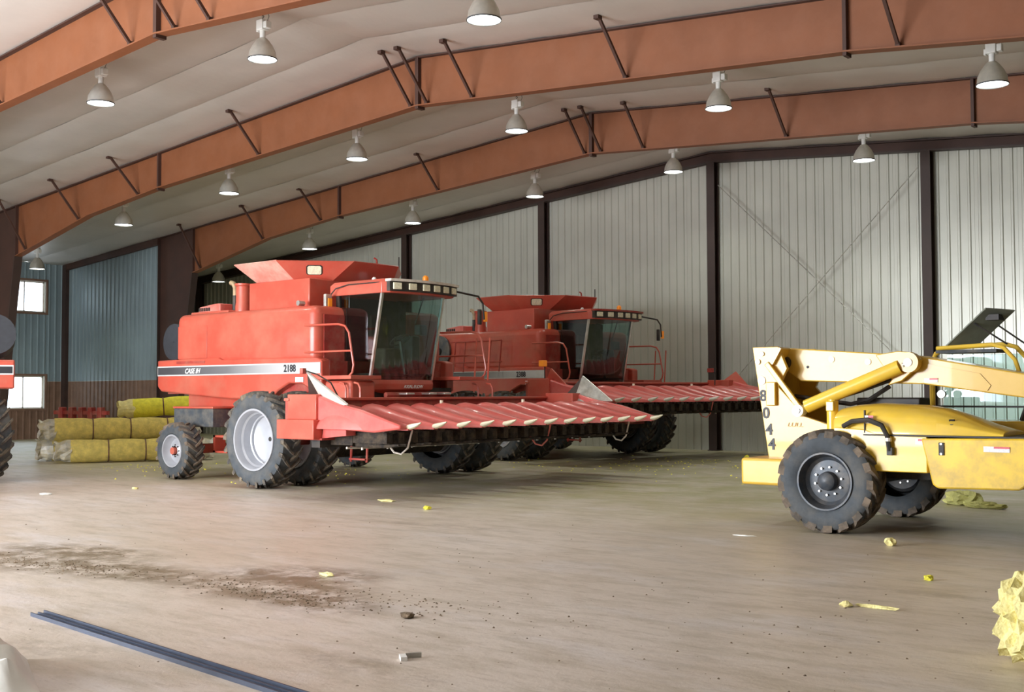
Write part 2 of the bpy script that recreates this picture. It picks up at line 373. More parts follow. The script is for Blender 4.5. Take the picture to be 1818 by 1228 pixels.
# end wall: raking rafter and wind columns
rf = root('end_wall_rafter', 'dark brown raking beam under the roof along the far bright wall', 'beam', (RX, YB-.22, 8.2))
m_ = MB()
for s in (-1, 1):
    L_ = XL-RX if s < 0 else XR-RX
    m_.prism([(0, -.02), (L_, -.02-.082*abs(L_)), (L_, .02-.082*abs(L_)), (0, .02)], 'y', -.12, .12)
    m_.prism([(0, .24), (L_, .24-.082*abs(L_)), (L_, .28-.082*abs(L_)), (0, .28)], 'y', -.12, .12)
m_.build('flange', BROWN, rf, smooth=False)
m_ = MB()
for s in (-1, 1):
    L_ = XL-RX if s < 0 else XR-RX
    m_.prism([(0, 0), (L_, -.082*abs(L_)), (L_, .26-.082*abs(L_)), (0, .26)], 'y', -.01, .01)
m_.build('web', STEELD, rf, smooth=False)
names = {0: 'dark brown steel wall column directly under the roof ridge', -1: 'dark brown wall column just behind and between the two combines, first from the ridge column',
         -2: 'dark brown wall column rising beside the nearer grain tank', -3: 'dark brown wall column mostly hidden behind the nearer grain tank',
         -4: 'dark brown corner column of the bright wall beside the rust red frame leg', 1: 'dark brown wall column above the yellow boom',
         2: 'dark brown wall column beyond the right picture edge', 3: 'dark brown wall column farthest past the right picture edge'}
for kk in range(-4, 4):
    x = RX+kk*6.09+(.16 if kk == -4 else 0); h = roof(x)-.31
    c = root('wall_column', names[kk], 'column', (x, YB-.2, 0), 0, 'wind columns of the far wall')
    MB().box(-.12, .12, -.13, -.105, 0, h).build('flange', BROWN, c, smooth=False)
    MB().box(-.12, .12, .105, .13, 0, h).build('flange', BROWN, c, smooth=False)
    MB().box(-.012, .012, -.105, .105, 0, h).build('web', BROWN, c, smooth=False)
    MB().box(-.16, .16, -.15, .15, 0, .02).build('base_plate', BROWN, c, smooth=False)
# thin cross-bracing rods on the far wall
for a, b, lb in (((-10.2, 28.7, 7.3), (-15.9, 28.7, 1.5), 'thin steel brace rod crossing the far wall, falling toward the ridge column'),
                 ((-15.9, 28.74, 7.5), (-10.2, 28.74, 1.9), 'thin steel brace rod crossing the far wall, falling toward the boom')):
    tag(MB().tube([a, b], .012, 6).build('brace_rod', GALV), lb, 'rod', 'brace rods on the far wall')

# rigid frames
frame_label = {0: 'farthest rust red tapered steel frame spanning the hall, its leg behind the nearer combine',
               1: 'middle rust red tapered steel roof frame crossing the hall', 2: 'nearest rust red roof frame, cutting the upper left picture corner',
               3: 'rust red roof frame overhead beside the photographer'}
BR = {0: (-15.85, -12.6, -9.9, -5.12, -.2, .28, 1.5, 5.15, 10.5, 15.4), 1: (-15.7, -12.85, -10.0, -5.1, -.2, .25, 1.47, 5.05, 9.9, 15.2), 2: (-12.8, -10, -5.1, -.75, .5, 1.42, 5.1, 10, 15), 3: (-10, -5, -.3, .3, 5, 10)}
def botz(d):    # bottom flange height below, by distance from ridge
    d = abs(d)
    P_ = [(0, 7.50), (9.08, 6.87), (12.35, 6.50), (16.25, 5.68)]
    for (a, za), (b, zb) in zip(P_, P_[1:]):
        if d <= b: return za+(zb-za)*(d-a)/(b-a)
    return 5.68
for i, fy in enumerate(FR):
    fr = root('roof_frame', frame_label[i], 'beam', (RX, fy, 0), 0, 'rigid steel frames under the roof')
    tz = lambda d: 8.49-.082*abs(d)
    w_ = MB(); tf = MB(); bf = MB()
    for s in (-1, 1):
        D = [0, 9.08, 12.35, 16.25]
        poly = [(s*d, botz(d)) for d in D]+[(s*18.2, tz(18.2)), (0, tz(0))]
        w_.prism([(s*0, botz(0)), (s*9.08, botz(9.08)), (s*12.35, botz(12.35)), (s*16.25, botz(16.25)), (s*16.25, tz(16.25)), (0, tz(0))], 'y', -.008, .008)
        for a, b in zip(D, D[1:]):
            bf.prism([(s*a, botz(a)-.012), (s*b, botz(b)-.012), (s*b, botz(b)+.012), (s*a, botz(a)+.012)], 'y', -.11, .11)
        tf.prism([(0, tz(0)-.015), (s*18.2, tz(18.2)-.015), (s*18.2, tz(18.2)+.012), (0, tz(0)+.012)], 'y', -.11, .11)
    w_.build('beam_web', STEEL, fr, smooth=False); tf.build('top_flange', STEELD, fr, smooth=False); bf.build('bottom_flange', STEEL, fr, smooth=False)
    for s in (-1, 1):
        cw = MB().prism([(s*16.25, 5.68), (s*17.25, 0), (s*18.2, 0), (s*18.2, tz(18.2)), (s*16.25, tz(16.25))], 'y', -.01, .01).build('column_web', STEELD, fr, smooth=False)
        MB().prism([(s*16.25, 5.68), (s*17.25, 0), (s*17.21, 0), (s*16.21, 5.68)], 'y', -.12, .12).build('column_flange', BROWN, fr, smooth=False)
        MB().prism([(s*18.2, 0), (s*18.18, 0), (s*18.18, tz(18.2)), (s*18.2, tz(18.2))], 'y', -.12, .12).build('column_flange', BROWN, fr, smooth=False)
    for d in (-16.25, -9.08, 0, 9.08, 16.25):
        wdt = .03 if d else .045
        MB().box(d-wdt, d+wdt, -.10, .10, botz(d)-(.07 if d in (0, 9.08, -9.08) else 0), tz(d)).build('stiffener', STEELD, fr, smooth=False)
    for d in BR[i]:
        for sy in (-1, 1):
            b = MB(); z0 = botz(d)+.03; z1 = tz(d)
            b.obox((d, sy*.06, z0), (d, sy*.9, z1+.01), .05, .05); b.box(d-.05, d+.05, sy*.9-.06, sy*.9+.06, z1-.07, z1-.005); b.box(d-.035, d+.035, min(sy*.02, sy*.1), max(sy*.02, sy*.1), z0-.02, z0+.04)
            b.build('flange_brace', STEELD, fr, smooth=False)

# ------------------------------------------------------------------ high bay lamps
def lamp_mesh(label, loc):
    t = root('pendant_lamp', label, 'lamp', loc, 0, 'bell shaped high bay lamps')
    R = .25
    MB().lathe([(0, R), (.02, R-.004), (.13, R*.93), (.24, R*.72), (.33, R*.46), (.37, R*.30), (.37, .02)], n=28, ax='z').build('reflector', ALU, t)
    MB().lathe([(-.012, R), (-.012, R+.012), (.008, R+.012), (.008, R)], n=28, ax='z', closed=True).build('rim', GREYB, t)
    MB().lathe([(.012, .001), (.012, R-.012), (.02, R-.012)], n=28, ax='z').build('lens', LAMPE, t)
    MB().disc((0, 0, 0), .05, .365, .52, 'z', 12).build('neck', WHITE, t)
    MB().box(-.085, .085, -.085, .085, .51, .70).build('ballast_box', WHITE, t, bevel=.015)
    MB().box(.085, .17, -.06, .06, .53, .65).build('capacitor_box', WHITE, t, bevel=.01)
    MB().box(-.12, -.085, -.05, .05, .5, .6).build('junction_box', WHITE, t, bevel=.01)
    MB().tube([(0, 0, .70), (0, 0, .74), (.03, 0, .76), (0, 0, .80), (-.02, 0, .77)], .009, 6).build('hook', GREYB, t)
    MB().tube([(0, 0, .79), (0, 0, .95)], .006, 5).build('hanging_chain', GREYB, t)
    MB().tube([(.1, 0, .62), (.15, .02, .74), (.1, .03, .86), (.02, .01, .94)], .006, 5).build('cord', GREYB, t)
    return t
LP = [(-5.3, 26.0, 'near the far wall, beyond the right picture edge'), (-10.6, 26.2, 'near the far wall above the yellow boom'),
      (-16.0, 26.5, 'near the far wall, just left of the ridge column'), (-20.1, 25.7, 'near the far wall above the rear combine'),
      (-24.6, 25.35, 'near the far wall above the nearer cab'), (-29.45, 25.4, 'near the far wall above the nearer grain tank'),
      (-36.3, 26.8, 'small and low, above the nearer engine deck'),
      (-5.72, 19.6, 'overlapping the farthest frame at the right edge'), (-10.81, 19.6, 'overlapping the farthest frame, right of the ridge'),
      (-16.2, 20.05, 'overlapping the farthest frame at the ridge'), (-20.1, 18.8, 'below the middle frame, first left of ridge'),
      (-24.57, 18.45, 'below the middle frame, second left of ridge'), (-29.31, 18.35, 'below the middle frame, third left of ridge'),
      (-36.8, 19.8, 'in the low side bay above the upper window'),
      (-10.87, 12.7, 'largest, cut by the top picture edge'), (-16.14, 12.82, 'between nearest and middle frame, at top left'), (-20.0, 12.0, 'tucked under the nearest frame, upper left')]
lamp0 = None
for x, y, d in LP:
    z = roof(x)-.95-.0
    lb = 'lit aluminium bell lamp '+d
    if lamp0 is None: lamp0 = t = lamp_mesh(lb, (x, y, z))
    else: t = copy_tree(lamp0); t.location = (x, y, z); t['label'] = lb
    l = bpy.data.lights.new('lamp_light', 'SPOT'); l.energy = 110; l.spot_size = 2.5; l.spot_blend = .8; l.shadow_soft_size = .15; l.color = (.93, 1, .90)
    lo = bpy.data.objects.new('lamp_light', l); col.objects.link(lo); lo.parent = t; lo.location = (0, 0, -.03)

# ------------------------------------------------------------------ tyres and wheels
def tyre_parts(R, W, rr, n_lug, lug_h=.045, style='bar'):
    ty = MB(); b = lug_h
    ty.lathe([(-.40*W, rr), (-.47*W, rr+.06*R), (-.50*W, rr+(R-rr)*.5), (-.47*W, R-b*2.2), (-.40*W, R-b*1.2), (0, R-b*.9), (.40*W, R-b*1.2), (.47*W, R-b*2.2), (.50*W, rr+(R-rr)*.5), (.47*W, rr+.06*R), (.40*W, rr)], n=48)
    tr = MB()
    for s in (-1, 1):
        for i in range(n_lug):
            a0 = 2*PI*(i+(.5 if s > 0 else 0))/n_lug; sweep = .55*2*PI/n_lug*1.7; rings = []
            for k in range(5):
                t = k/4; y = s*W*(-.03+.51*t); a = a0+sweep*t**1.15; hw = (.027+.016*t)*(1.7 if style == 'block' else 1)/R*.9
                top = R-(0 if t < .7 else (t-.7)*.06); bot = R-b*1.3-(.05 if t > .9 else 0)
                rings.append([(math.cos(a-hw)*bot, y, math.sin(a-hw)*bot), (math.cos(a-hw*.75)*top, y, math.sin(a-hw*.75)*top), (math.cos(a+hw*.75)*top, y, math.sin(a+hw*.75)*top), (math.cos(a+hw)*bot, y, math.sin(a+hw)*bot)])
            tr.loft(rings)
    return ty, tr
def wheel(parent, loc, R, W, rr, n_lug, side, kind, rz=0):
    ty, tr = tyre_parts(R, W, rr, n_lug, .05 if R > .7 else .035, 'block' if kind == 'tele' else 'bar')
    t = ty.build('wheel', RUB, parent, loc); t.rotation_euler = (0, 0, rz)
    tr.build('tread_lugs', MUDLUG if kind in ('tele', 'steer') else LUG, t, smooth=False)
    s = side     # -1: outer face towards -y
    o = s*W*.43
    if kind == 'dual':
        d = s*-.0
        MB().lathe([(o, rr+.015), (o+s*.02, rr+.012), (o+s*.02, rr-.02), (o-s*.03, rr-.045), (o-s*.10, rr-.05), (o-s*.13, rr-.075), (o-s*.27, rr-.09), (o-s*.28, rr-.115), (o-s*.33, rr-.12), (o-s*.37, rr-.2), (o-s*.36, .12), (o-s*.36, .04)], n=48).build('rim', RIM, t)
        MB().disc((0, 0, 0), .04, o-s*.40, o-s*.355, n=16).build('hub', BLACK, t)
        MB().tube([(0, o-s*.25, -rr+.10), (0, o-s*.2, -rr+.14)], .008, 6).build('valve', CHROME, t)
    elif kind == 'steer':
        MB().lathe([(o, rr+.01), (o+s*.015, rr+.008), (o+s*.015, rr-.02), (o-s*.04, rr-.035), (o-s*.08, rr-.05), (o-s*.12, rr-.075), (o-s*.10, .14), (o-s*.06, .09)], n=40).build('rim', RIM, t)
        h = MB().disc((0, 0, 0), .07, o-s*.10, o-s*.0, n=14).build('hub', RED, t)
        b = MB()
        for k in range(8): b.disc((math.cos(k*PI/4)*.11, 0, math.sin(k*PI/4)*.11), .014, o-s*.11, o-s*.06, n=6)
        b.build('wheel_bolts', BLACK, t)
    else:
        MB().lathe([(o, rr+.01), (o+s*.02, rr+.005), (o+s*.02, rr-.015), (o-s*.03, rr-.03), (o-s*.10, rr-.05), (o-s*.13, rr-.09), (o-s*.12, .17), (o-s*.11, .05), (o-s*.11, .001)], n=40).build('rim', DRIM, t)
        MB().lathe([(o-s*.10, .115), (o-s*.03, .105), (o-s*.01, .08), (o, .001)], n=20).build('hub', DRIM, t)
        for k in range(10):
            a = k*PI/5+.2; MB().disc((math.cos(a)*.165, 0, math.sin(a)*.165), .013, o-s*.13, o-s*.09, n=6).build('lug_nut', CHROME, t, smooth=False)
    return t

# ------------------------------------------------------------------ combine harvester
def combine(label, loc, rz, number, near=True):
    C_ = root('combine_harvester', label, 'combine', loc, rz, 'red combine harvesters')
    B = lambda *a: MB().box(*a)
    # wheels: duals in front, single steering wheels behind
    for y, s in ((-2.72, -1), (-1.86, -1), (1.86, 1), (2.72, 1)): wheel(C_, (0, y, .85), .85, .46, .53, 22, s, 'dual')
    for y, s in ((-2.3, -1), (2.3, 1)): wheel(C_, (-3.05, y, .55), .55, .42, .31, 18, s, 'steer')
    MB().tube([(0, -2.5, .85), (0, 2.5, .85)], .13, 14).build('front_axle', DRED, C_)
    MB().box(-3.2, -2.95, -2.1, 2.1, .48, .66).build('rear_axle', RED, C_, bevel=.02)
    # body
    B(-4.1, .2, -1.7, 1.7, 2.2, 3.27).build('upper_body', RED, C_, bevel=.16, seg=4)
    for y0, y1 in ((-1.712, -1.695), (1.695, 1.712)):
        B(-4.0, -3.03, y0, y1, 2.36, 3.02).build('access_door', RED, C_, bevel=.006)
        sk = [(-4.63, 2.34), (-4.63, 1.80), (-4.5, 1.70), (-3.37, 1.62), (-2.2, 1.55), (-1.0, 1.55), (-.78, 1.70), (-.45, 1.84), (-.1, 1.83), (.24, 1.68), (.45, 1.68), (.45, 2.26), (.3, 2.30), (-2.5, 2.31), (-2.6, 2.36)]
        sy = -1 if y0 < 0 else 1
        MB().prism(sk, 'y', min(sy*1.55, sy*1.77), max(sy*1.55, sy*1.77)).build('side_skirt', RED, C_, bevel=.03)
        ys = sy*1.775
        B(-4.61, .43, min(ys, ys+sy*.006), max(ys, ys+sy*.006), 2.015, 2.215).build('side_stripe', STW, C_, smooth=False)
        stp = B(-4.59, .12, min(ys, ys+sy*.011), max(ys, ys+sy*.011), 2.04, 2.19).build('stripe_band', STRIPE, C_, smooth=False)
    B(-4.5, .3, -1.6, 1.6, 1.65, 2.25).build('inner_body', DRED, C_, smooth=False)
    B(.19, .215, -1.5, 1.5, 1.75, 3.1).build('front_bulkhead', DRED, C_, smooth=False)
    B(-3.95, -3.0, -1.78, -1.76, 2.26, 2.31).build('ledge_rail', DRED, C_, smooth=False)
    yt = -1.792
    text('brand_lettering', 'CASE IH', .14, INKW, C_, (-3.4, yt, 2.105), (PI/2, 0, 0), .35, 1.0, .004)
    text('model_number', number, .185, INK, C_, (-.40, yt, 2.11), (PI/2, 0, 0), 0, .92, .004)
    B(-.25, -.03, -1.785, -1.775, 1.86, 1.95).build('sticker', STICK, C_, smooth=False)
    # lower rear hood, belly, sieve box
    MB().prism([(-4.0, 1.72), (-4.0, 1.15), (-2.4, .93), (-1.2, .93), (-1.2, 1.72)], 'y', -1.45, 1.45).build('straw_hood', RED, C_, bevel=.02)
    MB().prism([(-1.3, 1.7), (-1.3, .75), (.1, .55), (.9, .9), (.9, 1.75)], 'y', -1.2, 1.2).build('belly_housing', BLACK, C_, smooth=False)
    MB().prism([(-.45, .62), (-.3, .48), (.35, .48), (.5, .62), (.5, 1.0), (-.45, 1.0)], 'y', -1.5, 1.5).build('transmission', GRIME, C_, bevel=.03)
    MB().box(.75, 1.2, -1.25, 1.25, .72, .98).build('tilt_frame', GRIME, C_, bevel=.02)
    for sy in (-1, 1):
        ya, yb = sorted((sy*1.5, sy*1.95)); B(-3.78, -2.5, ya, yb, 1.0, 1.36).build('battery_box', GREYB, C_, bevel=.02)
        B(-3.8, -2.48, ya-.01, yb+.01, 1.36, 1.40).build('box_lid', RED, C_, bevel=.01)
        ya, yb = sorted((sy*1.55, sy*1.8)); st_ = MB()
        st_.box(-2.68, -2.62, ya, yb, .50, .84); st_.box(-2.24, -2.18, ya, yb, .50, .84); st_.box(-2.68, -2.18, ya, yb, .50, .54); st_.box(-2.68, -2.18, ya, yb, .80, .84)
        st_.build('step_frame', RED, C_, smooth=False)
    MB().prism([(-2.7, .9), (-2.2, .45), (-2.9, .38), (-3.2, .48), (-3.2, .7)], 'y', -.9, .9).build('axle_carrier', RED, C_, smooth=False)
    MB().lathe([(-1.62, .01), (-1.62, .38), (1.62, .38), (1.62, .01)], c=(-4.28, 0, 2.72), n=20).build('straw_chopper', CHOP, C_)
    # grain tank and flared octagonal extension
    B(-2.15, -.36, -1.36, 1.2, 3.2, 3.82).build('grain_tank', RED, C_, bevel=.02)
    lo = [(-1.95, -1.30), (-.85, -1.30), (-.36, -.78), (-.36, .78), (-.85, 1.30), (-1.95, 1.30)]
    hi = [(-2.05, -1.68), (-.92, -1.68), (.02, -.55), (.02, .55), (-.92, 1.68), (-2.05, 1.68)]
    hi = [(-2.22, -1.68), (-.95, -1.68), (.04, -.6), (.04, .6), (-.95, 1.68), (-2.22, 1.68)]
    zl, zh = 3.80, 4.16
    for i in range(6):
        a, b, c, d = lo[i], lo[(i+1) % 6], hi[(i+1) % 6], hi[i]
        vs = [Vector((*a, zl)), Vector((*b, zl)), Vector((*c, zh)), Vector((*d, zh))]
        n = (vs[1]-vs[0]).cross(vs[3]-vs[0]).normalized()*.02
        vs2 = vs+[v-n for v in vs]
        m_ = PINK if i == 0 and near else RED
        p = MB().add(vs2, [(0, 1, 2, 3), (7, 6, 5, 4), (0, 4, 5, 1), (1, 5, 6, 2), (2, 6, 7, 3), (3, 7, 4, 0)]).build('tank_extension_panel', m_, C_, smooth=False)
        if i == 1:
            cc = sum(vs, Vector())/4+Vector((-.0, 0, .02)); u = (vs[2]-vs[3]).normalized(); nn = n.normalized(); nn = nn if nn.y < 0 else -nn; up = nn.cross(u); up = up if up.z > 0 else -up
            w_ = MB(); q = [cc+u*x*.13+up*z*.085 for x, z in ((-.8, -1), (.8, -1), (1, -.7), (1, .7), (.8, 1), (-.8, 1), (-1, .7), (-1, -.7))]
            w_.loft([[p_+nn*.0 for p_ in q], [p_+nn*.025 for p_ in q]]).build('tank_window', LENS, p, smooth=False)
            q = [cc+(v-cc)*1.18 for v in q]; MB().loft([[p_+nn*.0 for p_ in q], [p_+nn*.012 for p_ in q]]).build('window_gasket', BLACK, p, smooth=False)
    e = MB().add([(*p, zl-.02) for p in lo], [tuple(range(6))]); e.build('tank_floor', DRED, C_, smooth=False)
    MB().tube([(.0, .05, 4.14), (.03, .0, 4.25), (.0, -.04, 4.28)], .02, 6).build('tank_hook', DRED, C_)
    MB().tube([(-.85, 1.5, 4.1), (-.85, 1.5, 4.5)], .014, 6).build('whip_pole', BLACK, C_)
    # engine deck
    MB().box(-4.15, -2.9, -1.3, .6, 3.22, 3.34).build('engine_deck', RED, C_, bevel=.02)
    MB().prism([(-4.05, 3.33), (-4.0, 3.45), (-3.5, 3.50), (-3.3, 3.50), (-3.3, 3.33)], 'y', -1.2, -.3).build('engine_cover', RED2, C_, bevel=.02)
    g = MB()
    for k in range(5): g.box(-4.0+k*.08, -3.95+k*.08, -1.215, -1.2, 3.36, 3.43)
    g.build('cover_louvres', BLACK, C_, smooth=False)
    MB().tube([(-3.0, -1.05, 3.3), (-3.0, -1.05, 3.65)], .055, 12).build('exhaust_pipe', BLACK, C_)
    MB().tube([(-3.0, -1.05, 3.62), (-3.0, -1.05, 3.8), (-3.06, -1.05, 3.90), (-3.14, -1.05, 3.92)], .05, 12).build('exhaust_stack', mat('rusty exhaust', (.45, .33, .2), .6, .4, 9, .3), C_)
    MB().lathe([(3.3, .16), (3.42, .16), (3.5, .145), (3.82, .145), (3.84, .175), (3.88, .175), (3.88, .001)], c=(-2.8, -1.0, 0), ax='z', n=20).build('air_intake', RED, C_)
    MB().disc((-.38, -1.55, 3.33), .05, -.07, .07, n=12).build('side_lamp', CHROME, C_)
    # cab (offset slightly towards the near side as in the photograph)
    y0, y1 = -1.0, .62
    def plan(xc, b, ya=y0, yb=y1, n=9):     # curved front
        return [(xc+b*(1-(2*i/(n-1)-1)**2), ya+(yb-ya)*i/(n-1)) for i in range(n)]
    fl = [(.1, y0-.02)]+plan(.93, .16)+[(.1, y1+.02)]
    f2 = [(.1, y0+.1)]+plan(.75, .12, y0+.12, y1-.12)+[(.1, y1-.1)]
    MB().loft([[(*p, 1.90) for p in fl], [(p[0]+.03, p[1], 1.82) for p in fl], [(p[0]+.01, p[1], 1.72) for p in fl], [(*p, 1.60) for p in f2]]).build('cab_base', RED, C_, bevel=.01)
    text('front_lettering', 'AXIAL-FLOW', .085, INKW, C_, (1.125, -.1, 1.77), (PI/2, 0, PI/2), .15, 1, .001)
    bot, top = plan(.92, .16), plan(1.22, .14)
    gl = MB(); vs = [(p[0]-.02, p[1], 1.89) for p in bot]+[(*p, 3.48) for p in top]; n = len(bot)
    gl.add(vs, [(i, i+1, n+i+1, n+i) for i in range(n-1)]).build('windscreen', CABGL, C_)
    for y in (y0, y1):
        MB().add([(.16, y, 1.95), (.91, y, 1.91), (1.22, y, 3.47), (.04, y, 3.47)], [(0, 1, 2, 3)]).build('side_window', CABGL, C_, smooth=False)
        MB().obox((.90, y, 1.90), (1.22, y, 3.5), .05, .045).build('cab_pillar', CHROME, C_, smooth=False)
        MB().obox((.14, y, 1.97), (.05, y, 3.5), .06, .09).build('cab_pillar', BLACK, C_, smooth=False)
    MB().add([(.08, y0, 2.0), (.08, y1, 2.0), (.05, y1, 3.45), (.05, y0, 3.45)], [(0, 1, 2, 3)]).build('rear_window', CABGL, C_, smooth=False)
    MB().obox((1.1, .2, 3.45), (1.12, -.05, 2.95), .02, .012).build('wiper', BLACK, C_, smooth=False)
    MB().box(.225, .245, y0+.03, y1-.03, 2.0, 3.44).build('cab_rear_trim', BLACK, C_, smooth=False)
    # interior
    MB().box(.1, .95, y0+.03, y1-.03, 1.97, 2.02).build('cab_floor', BLACK, C_, smooth=False)
    MB().box(.2, .68, -.42, .1, 2.1, 2.5).build('seat_base', SEAT, C_, bevel=.04)
    MB().prism([(.14, 2.45), (.32, 2.45), (.26, 3.15), (.12, 3.2)], 'y', -.4, .08).build('seat_back', SEAT, C_, bevel=.05)
    MB().box(.14, .24, -.27, -.05, 3.14, 3.36).build('headrest', SEAT, C_, bevel=.03)
    MB().tube([(.98, -.16, 2.0), (.85, -.16, 2.62)], .04, 8).build('steering_column', BLACK, C_)
    sw = MB(); sw.lathe([(.0, .19), (.012, .2), (0, .21), (-.012, .2)], ax='z', n=20, closed=True)
    for a in range(3): sw.tube([(0, 0, 0), (math.cos(a*2.1)*.2, math.sin(a*2.1)*.2, 0)], .01, 5)
    o = sw.build('steering_wheel', BLACK, C_, (.83, -.16, 2.65)); o.rotation_euler = (0, -.5, 0)
    MB().box(.3, .8, .2, .42, 2.1, 2.75).build('control_console', BLACK, C_, bevel=.03)
    MB().box(.9, 1.05, .15, .35, 2.75, 2.95).build('monitor', BLACK, C_, bevel=.02)
    # roof with light bar
    rp = [(-.12, y0-.06), (1.25, y0-.06)]+plan(1.38, .14, y0+.04, y1+.12, 7)+[(1.2, y1+.22), (-.1, y1+.22)]
    MB().loft([[(*p, 3.47) for p in rp], [(*p, 3.66) for p in rp], [(.6+(p[0]-.6)*.93, -.15+(p[1]+.15)*.93, 3.73) for p in rp]]).build('cab_roof', RED, C_, bevel=.01)
    vf = plan(1.41, .15, y0+.0, y1+.18, 9); vb = [(p[0]-.12, p[1]) for p in vf]
    MB().loft([[(*a, 3.50) for a in vf]+[(*a, 3.50) for a in reversed(vb)], [(*a, 3.69) for a in vf]+[(*a, 3.69) for a in reversed(vb)]]).build('light_bar', BLACK, C_, smooth=False)
    vf2 = plan(1.45, .15, y0-.01, y1+.2, 9)
    MB().loft([[(*a, 3.675) for a in vf2]+[(*a, 3.675) for a in reversed(vb)], [(*a, 3.72) for a in vf2]+[(*a, 3.72) for a in reversed(vb)]]).build('visor', PALE if near else DRED, C_, smooth=False)
    for t in (.08, .26, .44, .60, .76, .92):
        q = plan(1.41, .15, y0, y1+.18, 101); i = int(t*100); p = Vector((*q[i], 3.59)); tg = (Vector((*q[i+1], 3.59))-Vector((*q[i-1], 3.59))).normalized(); nn = Vector((tg.y, -tg.x, 0))
        MB().obox(p+nn*.0-tg*.085, p+nn*.0+tg*.085, .05, .12).build('work_light', LENS, C_, bevel=.01)
    MB().lathe([(0, .001), (0, .05), (.03, .06), (.11, .055), (.14, .03), (.14, .001)], c=(1.25, .1, 3.72), ax='z', n=14).build('beacon', ORANGE, C_)
    MB().lathe([(0, .001), (0, .08), (.04, .07), (.04, .045), (.08, .04), (.10, .02), (.10, .001)], c=(.9, -.9, 3.68), ax='z', n=14).build('roof_dome', WHITE, C_)
    # mirrors
    MB().tube([(1.3, .78, 3.62), (1.35, 1.5, 3.55), (1.36, 1.62, 3.42), (1.36, 1.66, 3.1)], .02, 8).build('mirror_arm', BLACK, C_)
    mm = MB().box(1.3, 1.36, 1.52, 1.6, 3.0, 3.3).build('mirror', BLACK, C_, bevel=.01)
    MB().box(1.33, 1.37, 1.66, 1.76, 3.06, 3.26).build('marker_lamp', ORANGE, C_, bevel=.01)
    MB().tube([(1.2, -1.05, 3.66), (.4, -1.08, 3.66), (.1, -1.12, 3.6), (.02, -1.16, 3.5)], .012, 6).build('mirror_arm', BLACK, C_)
    MB().box(-.04, .03, -1.3, -1.14, 3.17, 3.5).build('mirror', GALV, C_, bevel=.015)
    MB().box(.03, .05, -1.24, -1.16, 3.24, 3.42).build('marker_lamp', ORANGE, C_, smooth=False)
    # platforms, handrails, ladders
    for sy in (-1, 1):
        ya, yb = sorted((sy*1.05, sy*1.8)); MB().box(.25, 1.25, ya, yb, 1.90, 1.97).build('platform', RED, C_, bevel=.01)
        ye = sy*1.78
        MB().tube([(.0, ye, 2.89), (.9, ye, 2.88), (1.08, ye, 2.84), (1.18, ye, 2.72), (1.3, ye, 2.15), (1.27, ye, 2.02), (1.18, ye, 1.95)], .02, 8).build('handrail', RED, C_)
        MB().tube([(.0, ye, 2.40), (1.24, ye, 2.40)], .018, 8).build('handrail', RED, C_)
        for x in (1.05, 1.42):
            MB().tube([(x-.1, ye, 1.84), (x, ye, 1.82), (x+.05, ye, 1.74), (x+.05, ye, 1.5)], .02, 6).build('grab_rail', RED, C_)
    for x in (1.0, 1.35): MB().tube([(x, 1.78, 1.9), (x, 1.85, 2.75)], .018, 6).build('grab_rail', RED, C_)
    ld = MB()
    for x in (1.1, 1.5): ld.tube([(x, -1.6, 1.4), (x, -1.65, .45)], .022, 6)
    for z in (.5, .8, 1.1): ld.box(1.1, 1.5, -1.7, -1.58, z-.015, z+.015)
    ld.build('ladder', DRED, C_)
    MB().box(.45, 1.15, -1.7, -1.1, 1.5, 1.88).build('step_box', RED, C_, bevel=.05)
    # feeder house
    MB().prism([(.5, 1.72), (1.6, 1.50), (1.6, .85), (.5, .95)], 'y', -.65, .65).build('feeder_house', DRED, C_, smooth=False)
    MB().tube([(1.2, -.9, 1.62), (1.2, .8, 1.62)], .05, 8).build('drive_shaft', DRED, C_)
    for y in (-.5, .1, .5): MB().box(1.2, 1.45, y-.1, y+.1, 1.62, 1.66).build('hydraulic_block', CHROME, C_, bevel=.01)
    if not near:
        a = MB().lathe([(-1.705, .001), (-1.74, .42), (-1.80, .43), (-1.82, .38), (-1.79, .001)], c=(-3.6, 0, 2.78), n=28).build('air_screen', GREYB, C_)
        MB().disc((-3.6, 0, 2.78), .1, -1.85, -1.79, n=12).build('screen_hub', BLACK, a)
        for x in (-2.9, -2.5, -1.5, -1.1): MB().tube([(x, -1.9, 2.2), (x+.1, -1.9, 3.0)], .018, 6).build('rail_post', DRED, C_)
        MB().tube([(-3.0, -1.9, 3.0), (-1.0, -1.9, 3.0)], .018, 6).build('handrail', DRED, C_)
        MB().tube([(-3.0, -1.9, 2.45), (-1.0, -1.9, 2.45)], .018, 6).build('handrail', DRED, C_)
    return C_

